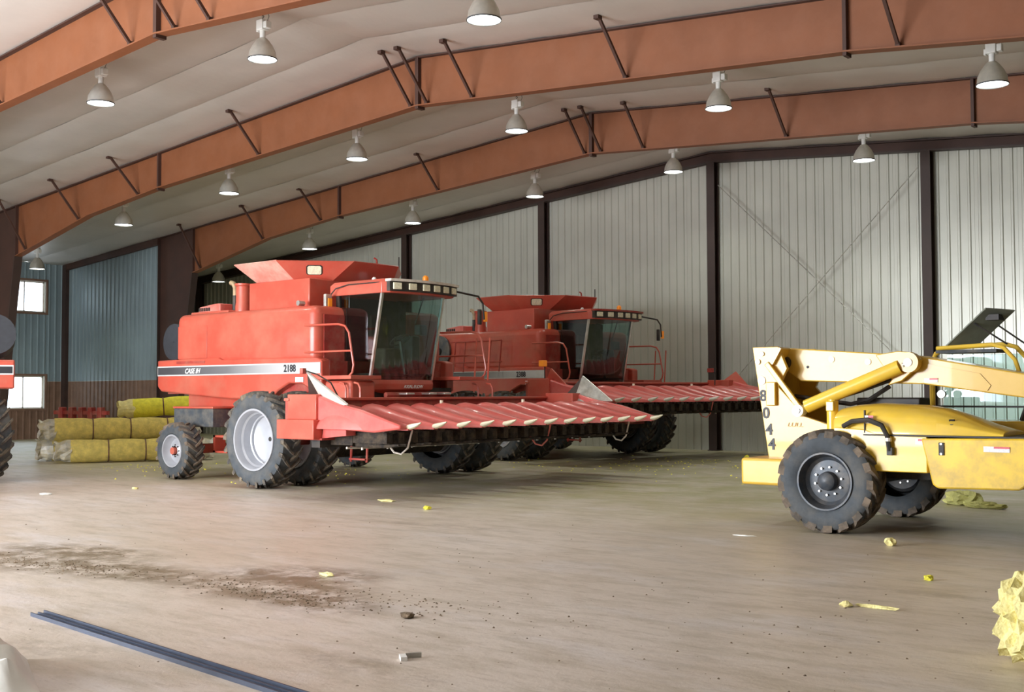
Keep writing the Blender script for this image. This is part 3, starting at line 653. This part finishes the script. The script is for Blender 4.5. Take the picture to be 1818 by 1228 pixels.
# ------------------------------------------------------------------ corn header
def header(label, loc, rz, near):
    H = root('corn_header', label, 'harvester header', loc, rz, 'twelve row corn headers on the combines')
    PIT = .5588; ys = [(i-6)*PIT for i in range(13)]
    MB().box(-.22, -.16, -3.6, 3.6, .94, 1.54).build('back_sheet', DRED, H, smooth=False)
    MB().box(-.24, -.12, -3.62, 3.62, 1.53, 1.58).build('top_rail', RED, H, bevel=.01)
    MB().box(-.2, .6, -3.55, 3.55, .92, .95).build('trough_floor', DRED, H, smooth=False)
    MB().box(.3, .5, -3.5, 3.5, .80, .92).build('main_beam', BLACK, H, smooth=False)
    au = MB(); au.lathe([(-3.5, .001), (-3.5, .14), (3.5, .14), (3.5, .001)], c=(.18, 0, 1.20), n=16)
    au.build('auger_tube', DRED, H)
    fl = MB()
    for s in (-1, 1):
        n = 90; vs = []
        for i in range(n+1):
            y = s*(3.45-2.9*i/n); a = i/n*2*PI*6
            for r_ in (.13, .23): vs.append((.18+math.cos(a)*r_, y, 1.20+math.sin(a)*r_))
        fl.add(vs, [(2*i, 2*i+1, 2*i+3, 2*i+2) for i in range(n)])
    fl.build('auger_flight', DRED, H)
    def sn(y, w=.27):
        st_ = [(.42, .98, 1.22), (.62, 1.0, 1.36), (.82, 1.0, 1.475), (.95, .99, 1.49), (1.2, .92, 1.455), (1.5, .78, 1.375), (1.85, .56, 1.285), (2.15, .34, 1.22), (2.33, .18, 1.185)]
        rings = []
        for x, f_, zt in st_:
            zb = 1.10; r_ = []
            for k in range(11):
                a = PI*k/10; r_.append((x, y-math.cos(a)*w*f_, zb+(zt-zb)*math.sin(a)**1.25))
            rings.append(r_)
        o = MB().loft(rings).build('snout', SNOUT, H)
        t = MB(); rg = []
        for x, r_, z in ((2.30, .055, 1.145), (2.38, .055, 1.16), (2.47, .038, 1.185), (2.55, .012, 1.215)):
            rg.append([(x, y+math.cos(a)*r_, z+math.sin(a)*r_*.75) for a in [2*PI*q/10 for q in range(10)]])
        t.loft(rg).build('snout_tip', IVORY if near else PALE, o)
        return o
    for y in ys: sn(y)
    for y in (ys[4], ys[8]): MB().disc((.9, y, 1.5), .03, -.03, .03, 'z', 8).build('snout_bolt', IVORY, H)
    # row units: rusty gathering chains and stalk rolls below the snouts
    for i in range(12):
        y = (ys[i]+ys[i+1])/2; u = MB()
        u.box(.45, 1.0, y-.2, y+.2, .84, 1.08); u.box(1.0, 1.75, y-.19, y-.07, .88, 1.05); u.box(1.0, 1.75, y+.07, y+.19, .88, 1.05)
        for s in (-1, 1): u.tube([(1.0, y+s*.1, .86), (1.6, y+s*.09, .84), (1.9, y+s*.08, .86)], .05, 8, .015)
        for k in range(7): u.box(1.0+k*.11, 1.04+k*.11, y-.05, y+.05, 1.03, 1.09)
        ru = u.build('row_unit', GRIME, H, smooth=False)
        MB().box(1.0, 1.03, y-.012, y+.012, .76, .84).build('row_bolt', PALE, ru, smooth=False)
    # end dividers and drive shields
    for s in (-1, 1):
        a, b = sorted((s*3.56, s*3.40))
        MB().prism([(-.17, 1.24), (-.17, 1.63), (.5, 1.62), (.95, 1.5), (1.5, 1.40), (2.32, 1.18), (2.32, 1.12), (1.75, 1.06), (1.1, 1.09), (.5, 1.22)], 'y', a, b).build('end_divider', SNOUT, H, bevel=.03)
        a, b = sorted((s*3.60, s*3.2)); MB().box(-.17, .52, a, b, 1.24, 1.64).build('end_box', RED, H, bevel=.01)
        a, b = sorted((s*3.68, s*3.35)); MB().box(-.34, .55, a, b, .93, 1.24).build('chain_case', RED, H, bevel=.012)
        MB().prism([(.55, .95), (.6, 1.22), (1.1, 1.09), (1.1, 1.0)], 'y', min(s*3.5, s*3.3), max(s*3.5, s*3.3)).build('lower_shield', SNOUT, H, smooth=False)
        # triangular ear shield standing on the end divider
        x0, yy = .45, 3.35; k = 1.0 if near else 1.15
        A = Vector((x0, s*yy, 1.47)); Bq = Vector((x0+.78*k, s*(yy+.23), 1.48)); Cq = Vector((x0-.03, s*(yy+.35), 1.47+.52*k)); Dq = Vector((x0-.35*k, s*(yy+.02), 1.50))
        if not near:
            A = Vector((x0-.45, s*3.25, 1.42)); Bq = Vector((x0+.62, s*3.45, 1.38)); Cq = Vector((x0+.08, s*3.52, 1.86))
        n = (Bq-A).cross(Cq-A).normalized()*.012
        sh = MB().add([A, Bq, Cq, A+n, Bq+n, Cq+n], [(0, 1, 2), (5, 4, 3), (0, 3, 4, 1), (1, 4, 5, 2), (2, 5, 3, 0)]).build('ear_shield', (PALE if s < 0 else GALV) if near else RED, H, smooth=False)
        if s < 0 and near: sh['label'] = 'pale worn triangular sheet shield'
        e = MB(); 
        for p, q in ((A, Bq), (Bq, Cq), (Cq, A)): e.tube([p, q], .014, 6)
        e.build('shield_edge', (CHROME if near else RED), sh)
        if near:
            n2 = (Dq-A).cross(Cq-A).normalized()*.012
            MB().add([A, Dq, Cq, A+n2, Dq+n2, Cq+n2], [(0, 1, 2), (5, 4, 3), (0, 3, 4, 1), (1, 4, 5, 2), (2, 5, 3, 0)]).build('shield_return', BROWN, sh, smooth=False)
    if near:
        MB().box(.33, .41, -3.78, -3.70, 1.96, 2.05).build('marker_lamp', DRED, H, bevel=.01)
        MB().tube([(.40, -3.72, 2.01), (.55, -3.6, 1.95), (.75, -3.5, 1.82), (.85, -3.45, 1.62)], .012, 6).build('lamp_cable', BLACK, H)
    else:
        MB().tube([(.3, 2.9, 1.5), (.3, 2.9, 1.85), (.25, 2.85, 1.9)], .015, 6).build('lamp_stalk', BLACK, H)
        MB().box(.18, .3, 2.72, 2.86, 1.84, 1.95).build('marker_lamp', DRED, H, bevel=.01)
        MB().tube([(.1, -3.3, 1.5), (.1, -3.3, 1.95)], .015, 6).build('lamp_stalk', BLACK, H)
        MB().box(.0, .14, -3.4, -3.26, 1.92, 2.06).build('marker_lamp', ORANGE, H, bevel=.01)
    # hanging loops below the snout row
    for y, m_ in ((-3.1, PALE), (.45, RED2), (3.0, PALE)):
        MB().tube([(1.5, y-.0, 1.08), (1.55, y+.03, .9), (1.62, y+.12, .74), (1.70, y+.2, .71), (1.74, y+.3, .80), (1.76, y+.38, 1.08)], .016, 6).build('hanging_loop', m_, H)
    MB().tube([(.9, -3.3, .80), (.9, -2.4, .78)], .02, 6).build('drive_pipe', PALE, H)
    MB().tube([(1.0, -1.9, .78), (1.0, -.3, .78)], .018, 6).build('drive_pipe', GALV, H)
    return H

combine('nearer red combine harvester with pale grey side stripe and tinted cab', (-16.15, 15.6, 0), 0, '2188')
header('red twelve row corn header with ivory tips on the nearer combine', (-14.3, 15.63, 0), 0, True)
rz2 = math.radians(-7.2); cx, cy = -17.6, 24.42
combine('darker red combine harvester parked behind, between nearer combine and far wall', (cx, cy, 0), rz2, '2388', False)
header('raised red corn header on the rear combine, reaching behind the yellow machine', (cx+1.85*math.cos(rz2), cy+1.85*math.sin(rz2), .33), rz2, False)

# third machine, only its end shows at the left picture edge
T3 = root('combine_harvester', 'red harvester end with big tyre, cut off by the left picture edge', 'combine', (-20.8, 10.8, 0), math.radians(63), 'red combine harvesters')
wheel(T3, (-.60, .55, .86), .86, .5, .53, 22, -1, 'dual', -math.radians(63))
wheel(T3, (-2.6, -2.6, .86), .86, .5, .53, 22, -1, 'dual', -math.radians(63))
MB().tube([(-.60, .55, .86), (-1.9, 3.0, .86)], .1, 12).build('axle', DRED, T3)
MB().box(-4.4, -.02, .05, 3.5, 1.76, 2.30).build('side_body', RED, T3, bevel=.03)
MB().box(-4.4, -.04, .035, .05, 2.02, 2.20).build('side_stripe', WHITE, T3, smooth=False)
MB().box(-4.38, -.06, .025, .036, 2.045, 2.175).build('stripe_band', INK, T3, smooth=False)
MB().box(-4.3, -.6, .15, 3.4, 2.3, 3.2).build('upper_body', RED, T3, bevel=.1, seg=3)
MB().lathe([(.1, .01), (.1, .38), (3.3, .38), (3.3, .01)], c=(-.38, 0, 2.78), n=24).build('straw_chopper', CHOP, T3)
MB().box(-4.0, -.7, .4, 3.1, .9, 1.8).build('lower_body', BLACK, T3, smooth=False)
MB().box(-.75, -.6, .0, .05, 2.03, 2.15).build('marker_lamp', ORANGE, T3, smooth=False)

# ------------------------------------------------------------------ telehandler
T = root('telehandler', 'yellow telescopic boom forklift with black tyres at the right', 'forklift', (-5.7, 14.0, 0))
wheel(T, (0, -1.05, .605), .61, .42, .335, 17, -1, 'tele'); wheel(T, (0, 1.15, .605), .61, .42, .335, 17, 1, 'tele')
wheel(T, (3.3, -1.05, .605), .61, .42, .335, 17, -1, 'tele'); wheel(T, (3.3, 1.15, .605), .61, .42, .335, 17, 1, 'tele')
for x in (0, 3.3): MB().tube([(x, -1, .6), (x, 1.1, .6)], .12, 12).build('axle', BLACK, T)
MB().box(-.9, 4.0, -.45, .55, .62, .85).build('chassis_rail', BLACK, T, smooth=False)
# rear tower
tw = [(-1.26, 2.23), (-.9, 2.23), (-.78, 1.95), (-.90, 1.72), (-.55, 1.35), (-.2, 1.24), (.1, 1.2), (.1, .72), (-1.0, .72), (-1.05, .82)]
for a, b in ((-.56, -.50), (.52, .58)): MB().prism(tw, 'y', a, b).build('tower_plate', YELB, T, bevel=.008)
MB().prism([(-1.24, 2.2), (-1.18, 2.2), (-1.0, .8), (-1.06, .8)], 'y', -.5, .52).build('tower_back', YELB, T, smooth=False)
MB().prism([(-1.05, 1.78), (-.92, 1.78), (-.92, 1.48), (-1.05, 1.48)], 'y', -.62, -.56).build('tower_patch', YELB, T, bevel=.01)
MB().box(-1.24, -.45, -.95, .95, .50, .83).build('counterweight', YELB, T, bevel=.035, seg=3)
for i, ch in enumerate('8044'):
    x, z = ((-1.115, 1.60), (-1.075, 1.38), (-1.035, 1.17), (-1.0, .985))[i]
    text('number_digit', ch, .20, INK, T, (x, -.567, z), (PI/2, -.0, 0), .0, 1.0, .004)
for x, z, r_ in ((-1.18, 2.04, .035), (-1.12, 2.14, .03)): MB().disc((x, -.56, z), r_, -.02, .02, n=14).build('pin_cap', WHITE, T)
MB().disc((-1.13, -.56, 1.80), .055, -.012, .012, n=20).build('round_decal', STICK, T)
text('frame_lettering', 'LULL', .075, mat('faded orange print', (.75, .42, .12), .5), T, (-.68, -.567, 1.24), (PI/2, 0, 0), .2, 1.3)
# boom
bm_ = [(-1.10, 2.235), (.72, 2.09), (2.0, 1.85), (4.6, 1.53), (4.6, 1.27), (2.0, 1.575), (.85, 1.74), (-.72, 1.79), (-.95, 1.95)]
MB().prism(bm_, 'y', -.30, .28).build('boom', YELB, T, bevel=.015)
MB().prism([(.9, 1.98), (1.5, 1.86), (1.62, 1.72), (1.58, 1.66), (.95, 1.76)], 'y', -.312, -.30).build('boom_wear_plate', YELB, T, smooth=False)
MB().disc((-.93, -.34, 2.03), .085, -.03, .04, n=20).build('pivot_cap', BLACK, T)
for x, z in ((-.30, 2.06), (.17, 2.02)): MB().disc((x, -.305, z), .04, -.006, .006, n=16).build('weld_plug', YEL, T)
MB().disc((-.62, -.302, 1.97), .018, -.006, .006, n=8).build('boom_hole', BLACK, T)
MB().obox((-1.03, -.62, 2.02), (-.56, -.62, 1.42), .045, .07).build('link_bar', YELB, T, bevel=.01)
MB().prism([(-1.02, 2.03), (-.86, 2.22), (-.83, 2.2), (-.95, 2.0)], 'y', -.62, -.34).build('link_bracket', YELB, T, smooth=False)
# lift cylinder with its bracket
MB().prism([(.30, 2.10), (.58, 2.14), (.76, 2.12), (.86, 2.03), (.80, 1.93), (.62, 1.78), (.45, 1.73), (.5, 1.80)], 'y', -.40, -.34).build('cylinder_bracket', YELB, T, bevel=.01)
MB().disc((.73, -.42, 2.0), .12, -.06, .06, n=24).build('cylinder_eye', YELB, T)
MB().disc((.73, -.42, 2.0), .05, -.075, -.055, n=14).build('pivot_pin', GALV, T)
MB().tube([(.62, -.45, 1.95), (-.52, -.58, 1.47)], .085, 20).build('lift_cylinder', YEL, T)
MB().tube([(.66, -.44, 1.965), (.73, -.43, 2.0)], .05, 12).build('cylinder_rod', CHROME, T)
MB().disc((-.60, -.6, 1.42), .075, -.06, .06, n=20).build('cylinder_eye', WHITE, T)
MB().disc((-.60, -.6, 1.42), .035, -.075, -.055, n=12).build('pivot_pin', GALV, T)
MB().tube([(.5, -.36, 1.80), (.1, -.4, 1.66), (-.1, -.42, 1.60), (-.3, -.4, 1.56)], .025, 6).build('hydraulic_hose', BLACK, T)
MB().tube([(.4, -.2, 1.72), (.15, -.25, 1.55), (-.1, -.2, 1.50), (-.5, -.2, 1.55), (-.85, -.2, 1.60)], .03, 6).build('hydraulic_hose', BLACK, T)
MB().box(-.05, .75, -.15, .2, 1.45, 1.58).build('valve_block', BLACK, T, bevel=.02)
MB().lathe([(.93, .001), (.93, .07), (1.54, .07), (1.54, .05), (1.56, .05), (1.56, .001)], c=(-.1, -.75, 0), ax='z', n=18).build('steering_post', YEL, T)
MB().box(-.15, -.05, -.84, -.80, 1.42, 1.54).build('post_clamp', YEL, T, bevel=.01)
# fuselage: rounded hood, lower panel, tank box
hd = []
for x, zt, hw in ((.02, 1.46, .42), (.22, 1.50, .46), (.5, 1.52, .48), (1.0, 1.50, .48), (1.25, 1.46, .47), (1.5, 1.38, .45), (1.72, 1.29, .42), (1.95, 1.22, .40)):
    hd.append([(x, -.60-math.cos(PI*k/12)*hw, 1.16+(zt-1.16)*math.sin(PI*k/12)**.55) for k in range(13)])
MB().loft(hd).build('hood', YEL, T, bevel=.01)
MB().box(.425, .435, -1.086, -1.04, 1.18, 1.44).build('hood_seam', BLACK, T, smooth=False)
MB().prism([(.05, 1.17), (.05, .93), (.32, .74), (1.15, .74), (1.15, 1.15), (.62, 1.16), (.42, 1.22), (.05, 1.24)], 'y', -1.08, -.35).build('engine_panel', YEL, T, bevel=.012)
MB().prism([(1.10, 1.13), (2.16, 1.15), (4.3, 1.15), (4.3, .8), (2.4, .8), (2.14, .60), (1.28, .58), (1.22, .62)], 'y', -1.14, -.5).build('tank_box', YELD, T, bevel=.02)
MB().box(.42, 2.3, -1.1, -.3, 1.148, 1.165).build('deck_seam', BLACK, T, smooth=False)
MB().box(1.30, 1.36, -1.155, -1.14, .95, 1.09).build('door_latch', BLACK, T, bevel=.004)
for z in (.965, 1.075): MB().disc((1.33, -1.158, z), .012, -.006, .006, n=8).build('latch_bolt', CHROME, T)
MB().tube([(1.40, -1.0, 1.15), (1.40, -1.0, 1.22)], .012, 6).build('filler_stem', BLACK, T)
fc = MB().disc((1.40, -1.0, 0), .04, 1.21, 1.29, 'z', 12).build('filler_cap', GREYB, T)
MB().tube([(1.37, -1.0, 1.30), (1.38, -1.0, 1.335), (1.43, -1.0, 1.335)], .012, 6).build('filler_handle', BLACK, T)
MB().tube([(.18, -1.1, 1.25), (.3, -1.13, 1.31), (.5, -1.15, 1.33), (.66, -1.15, 1.27), (.72, -1.14, 1.15), (.74, -1.13, .98)], .03, 8).build('hydraulic_hose', BLACK, T)
MB().disc((0, 0, 0), .04, -.02, .02, n=10).build('hose_clamp', PALE, T, (.73, -1.14, 1.11)).rotation_euler = (PI/2, 0, 0)
MB().box(.71, .78, -1.15, -1.08, .93, 1.02).build('hose_fitting', GREYB, T, bevel=.01)
for x0, x1, z0, z1, yy in ((.44, .54, 1.29, 1.38, -1.088), (.30, .50, .76, .81, -1.086), (1.02, 1.10, 1.06, 1.12, -1.086), (1.78, 2.05, 1.0, 1.06, -1.146), (.86, 1.02, 1.76, 1.81, -.318)):
    s_ = MB().box(x0, x1, yy-.003, yy, z0, z1).build('sticker', STICK, T, smooth=False)
    MB().box(x0+(x1-x0)*.4, x1, yy-.005, yy-.003, z1-(z1-z0)*.35, z1).build('sticker_band', REDST, s_, smooth=False)
# cab on the far side: tube guard, glass, raised rear hatch
MB().tube([(.50, .98, 1.2), (.50, .98, 2.02), (.56, .98, 2.14), (.70, .98, 2.21), (1.42, .98, 2.24), (1.55, .98, 2.20), (1.68, .98, 2.05), (1.9, .98, 1.3)], .03, 10).build('guard_tube', YEL, T)
MB().tube([(.75, .45, 2.19), (1.42, .45, 2.22), (1.55, .45, 2.18), (1.68, .45, 2.03), (1.9, .45, 1.3)], .026, 10).build('guard_tube', YEL, T)
MB().box(.72, 1.45, .5, .95, 2.13, 2.17).build('cab_roof', GREYB, T, smooth=False)
MB().add([(.62, 1.0, 1.3), (1.8, 1.0, 1.3), (1.6, 1.0, 2.12), (.7, 1.0, 2.12)], [(0, 1, 2, 3)]).build('cab_window', CABGL, T, smooth=False)
MB().box(-.4, 2.4, .9, .93, 1.45, 1.475).build('cab_sill', BLACK, T, smooth=False)
MB().box(.55, 2.2, .3, 1.05, .9, 1.3).build('cab_body', YEL, T, bevel=.03)
hp = [Vector((.72, .9, 2.23)), Vector((1.22, .9, 2.69)), Vector((1.47, 1.25, 2.67)), Vector((.97, 1.25, 2.21))]
n = (hp[1]-hp[0]).cross(hp[3]-hp[0]).normalized()*.02
MB().add([*hp, *[p+n for p in hp]], [(0, 1, 2, 3), (7, 6, 5, 4), (0, 4, 5, 1), (1, 5, 6, 2), (2, 6, 7, 3), (3, 7, 4, 0)]).build('roof_hatch', mat('olive grey tinted hatch', (.23, .25, .20), .5, 0, 5, .2), T, smooth=False)
for p, q in (((1.05, .95, 2.52), (1.45, .95, 2.24)), ((1.25, 1.25, 2.5), (1.62, 1.25, 2.22))): MB().tube([p, q], .012, 6).build('gas_strut', BLACK, T)
MB().box(1.18, 1.34, 1.0, 1.25, 2.55, 2.62).build('hatch_handle', BLACK, T, smooth=False)
MB().disc((.72, .7, 1.62), .05, -.03, .03, n=16).build('mirror', CHROME, T)
MB().tube([(.62, .7, 1.3), (.62, .7, 1.75)], .02, 6).build('mirror_post', YEL, T)
MB().tube([(1.7, .6, 1.3), (1.75, .6, 1.45), (1.9, .6, 1.5)], .03, 6).build('control_lever', BLACK, T)

# ------------------------------------------------------------------ rolls of insulation
def roll(label, a, ang, L_, z, m, torn=False, r_=.285, tilt=0, seed=0):
    t = root('insulation_roll', label, 'insulation roll', (a[0], a[1], z), ang, 'strapped glass wool rolls by the rear wheel')
    rnd = random.Random(seed); rings = []; nb = 14
    for i in range(nb+1):
        x = L_*i/nb; k_ = 1-.10*(1 if i % 4 == 0 and 0 < i < nb else 0)
        rings.append([(x, math.cos(q)*r_*k_*(1+rnd.uniform(-.02, .02)), r_+math.sin(q)*r_*k_*(1+rnd.uniform(-.02, .02))*.97) for q in [2*PI*j/20 for j in range(20)]])
    MB().loft(rings).build('wool_body', m, t)
    for i in range(4, nb, 4):
        x = L_*i/nb; MB().lathe([(x-.014, r_*.915), (x-.014, r_*.95), (x+.014, r_*.95), (x+.014, r_*.915)], c=(0, 0, r_), ax='x', n=20, closed=True).build('strap', NET, t)
    for s, x in ((-1, 0), (1, L_)):
        w_ = MB(); rg = []
        for d, f_ in ((-.04, 1.02), (.12, 1.03), (.25, .8), (.36, .95)):
            rg.append([(x+s*d+rnd.uniform(-.04, .04), math.cos(q)*r_*f_*(1+rnd.uniform(-.12, .12)), r_+math.sin(q)*r_*min(f_, .99)*(1+rnd.uniform(-.1, 0))) for q in [2*PI*j/16 for j in range(16)]])
        w_.loft(rg, caps=False).build('wrap_end', FIBC if torn else BAG, t, smooth=False)
    MB().disc((0, 0, r_), r_*.55, -.03, .02, 'x', 16).build('roll_core', DIRT, t)
    t.rotation_euler = (0, -tilt, ang); return t
ANG = math.radians(62)
roll('yellow strapped insulation roll, lowest and nearest of the stack', (-25.66, 14.70), ANG, 3.0, 0, FIB, seed=1)
roll('yellow strapped insulation roll lying on the floor behind the nearest roll', (-26.85, 14.9), ANG, 2.9, 0, FIB, seed=2)
roll('yellow strapped insulation roll resting on top of the two lower rolls', (-26.5, 14.75), ANG+.02, 3.1, .50, FIB, seed=3)
roll('bright lemon yellow torn insulation roll on top of the stack', (-26.05, 16.65), ANG-.08, 2.6, 1.03, FIBB, True, .25, .06, seed=4)

# red implement behind the rolls
im = root('farm_implement', 'low red steel farm implement against the brown wainscot', 'implement', (-36.4, 21.2, 0), .1)
MB().box(-1.4, 1.5, -.06, .06, .95, 1.08).build('tool_bar', DRED, im)
for x in (-1.0, -.45, .1, .6, 1.1): MB().prism([(x-.14, .3), (x+.16, .3), (x+.12, 1.2), (x-.08, 1.2)], 'y', -.1, .1).build('shank', DRED, im, bevel=.02)
MB().box(-1.3, 1.4, .3, .4, .3, .42).build('rear_bar', DRED, im)
for x in (-1.2, 1.3):
    MB().disc((x, 0, .3), .3, -.12, -.02, n=20).build('gauge_wheel', BLACK, im)

# ------------------------------------------------------------------ things on the floor
ch = MB()
a = Vector((-8.27, 4.49, 0)); b = Vector((-3.9, 4.06, 0)); d = (b-a).normalized(); s = Vector((d.y, -d.x, 0))
def strip3(o0, o1, z0, z1, aa=a, bb=b): ch.add([aa+s*o0+Vector((0, 0, z0)), aa+s*o1+Vector((0, 0, z0)), aa+s*o1+Vector((0, 0, z1)), aa+s*o0+Vector((0, 0, z1)), bb+s*o0+Vector((0, 0, z0)), bb+s*o1+Vector((0, 0, z0)), bb+s*o1+Vector((0, 0, z1)), bb+s*o0+Vector((0, 0, z1))], [(0, 1, 2, 3), (7, 6, 5, 4), (0, 4, 5, 1), (1, 5, 6, 2), (2, 6, 7, 3), (3, 7, 4, 0)])
strip3(-.055, .055, 0, .012); strip3(-.055, -.045, .012, .032); strip3(.045, .055, .012, .028); strip3(-.01, .0, .012, .024)
tag(ch.build('steel_channel', BLU, smooth=False), 'long dark blue black steel channel lying on the floor', 'steel bar')
# white plastic heap at the lower left corner
hp = MB(); rg = []
for i in range(9):
    t = i/8; cx_, cy_ = -7.05+.95*t, 3.45-.30*t; h = .26*math.sin(PI*min(1, .25+t*.75))**.7*(1-.25*(i % 2)); ww = .26-.10*t
    rg.append([(cx_+s_*ww*.35, cy_+s_*ww, max(0, h*(1-abs(s_)**1.6)*(1+.12*math.sin(7*s_+i)))) for s_ in [-1+2*j/12 for j in range(13)]])
tag(hp.loft(rg, caps=False, closed=False).build('plastic_sheet', WPL), 'crumpled white plastic sheet at the lower left corner', 'plastic sheet')
# torn insulation at the right edge
def tuft(name, m, loc, R3, n, seed, label, cat, grp=None):
    rnd = random.Random(seed); o = blob(name, m, loc, R3, n, .22, seed=seed)
    for v in o.data.vertices:
        if rnd.random() < .12: v.co *= 1.22; v.co.z = max(v.co.z, 0)
    return tag(o, label, cat, grp)
tuft('insulation_tuft', FIBC, (-1.90, 7.50, 0), (.30, .28, .34), 4, 5, 'ragged heap of pale yellow glass wool cut by the right picture edge', 'insulation')
for nm, m_, px, r3, n, lb, cat in (
    ('insulation_scrap', FIBC, (-12.63, 12.46, 0), (.16, .07, .02), 2, 'flat pale scrap of wool on the floor in front of the nearer combine', 'scrap'),
    ('insulation_scrap', FIBB, (-11.32, 11.97, 0), (.06, .06, .03), 2, 'small lemon yellow scrap of wool before the row of snouts', 'scrap'),
    ('insulation_scrap', FIBC, (-4.71, 12.2, 0), (.055, .055, .05), 2, 'round cream lump of wool on the floor right of the big yellow machine tyre', 'scrap'),
    ('insulation_scrap', FIBB, (-3.59, 10.17, 0), (.04, .04, .03), 2, 'small yellow lump of wool below the tank box of the forklift', 'scrap'),
    ('insulation_scrap', FIBC, (-3.66, 8.56, 0), (.05, .04, .025), 2, 'short cream scrap of wool, left one of the pair in the right foreground', 'scrap'),
    ('insulation_scrap', FIBC, (-3.44, 8.63, 0), (.16, .03, .015), 2, 'long thin cream scrap of wool, right one of the pair in the right foreground', 'scrap'),
    ('insulation_scrap', FIBG, (-5.55, 17.2, 0), (.25, .14, .12), 3, 'pale green yellow torn wool lying behind the rear tyre of the forklift', 'scrap'),
    ('insulation_scrap', FIBG, (-5.15, 16.9, 0), (.28, .10, .05), 3, 'flat trailing strip of yellow wool behind the forklift tyre', 'scrap'),
    ('insulation_scrap', FIBC, (-7.95, 7.08, 0), (.10, .04, .02), 2, 'cream scrap of wool beside the dark dirt drift', 'scrap'),
    ('insulation_scrap', FIBB, (-12.65, 24.1, 0), (.10, .10, .11), 2, 'yellow lump of wool near the far wall, left of the yellow counterweight', 'scrap'),
    ('paper_scrap', WPL, (-6.35, 11.99, 0), (.14, .03, .008), 2, 'thin white paper strip on the floor left of the forklift tyre', 'scrap'),
    ('paper_scrap', WPL, (-17.98, 9.87, 0), (.12, .08, .02), 2, 'white paper scrap on the floor at the left', 'scrap'),
    ('insulation_scrap', FIBC, (-17.77, 11.4, 0), (.07, .05, .02), 2, 'small cream scrap of wool left of the small rear wheel', 'scrap'),
    ('dirt_clod', DIRT, (-6.02, 6.14, 0), (.07, .05, .02), 2, 'dark dirt clod alone in the middle foreground', 'clod')):
    tag(blob(nm, m_, px, r3, n, .3, seed=hash(lb) % 999 if False else len(lb)), lb, cat, 'scraps on the floor')
br = root('metal_bracket', 'small pale sheet metal bracket on the floor in the foreground', 'bracket', (-5.1, 5.17, 0), .9)
MB().box(-.02, .02, -.05, .05, 0, .025).build('bracket_leg', WHITE, br, smooth=False)
MB().box(.02, .12, .035, .05, 0, .03).build('bracket_arm', GALV, br, smooth=False)
# countless crumbs: soil along the drift, yellow fluff on the far floor
def crumbs(name, m, spots, n, r0, r1, label, cat, seed):
    rnd = random.Random(seed); mb = MB()
    for _ in range(n):
        cx_, cy_, rx, ry = spots[rnd.randrange(len(spots))]; x = cx_+rnd.gauss(0, .5)*rx; y = cy_+rnd.gauss(0, .5)*ry; r_ = rnd.uniform(r0, r1)
        p = [(x+r_*rnd.uniform(.6, 1.2)*math.cos(a_), y+r_*rnd.uniform(.6, 1.2)*math.sin(a_), 0) for a_ in (0, 1.57, 3.14, 4.71)]
        mb.add(p+[(x, y, r_*rnd.uniform(.4, .9))], [(0, 1, 4), (1, 2, 4), (2, 3, 4), (3, 0, 4), (3, 2, 1, 0)])
    o = mb.build(name, m, smooth=False, kind='stuff'); tag(o, label, cat)
crumbs('soil_crumbs', DIRT, [(-10.9, 5.8, 1.2, .25), (-9.9, 6.0, .9, .25), (-8.1, 6.2, 1.0, .25), (-7.4, 6.1, .9, .25), (-6.6, 6.5, 1.4, .5)], 900, .004, .016, 'scattered dark soil crumbs along the dirt drift in the foreground', 'dirt', 3)
crumbs('floor_grit', DIRT, [(-7, 8, 7, 4), (-4, 7, 3, 3)], 260, .005, .014, 'sparse dark grit scattered over the concrete floor', 'dirt', 8)
crumbs('wool_fluff', FIBB, [(-18.5, 15.5, 3, 2.5), (-22.5, 15.0, 1.5, 1), (-15, 21, 5, 2.5), (-13.5, 24, 3, 2)], 420, .01, .03, 'tiny yellow wool fluff scattered under and beyond the combines', 'fluff', 4)
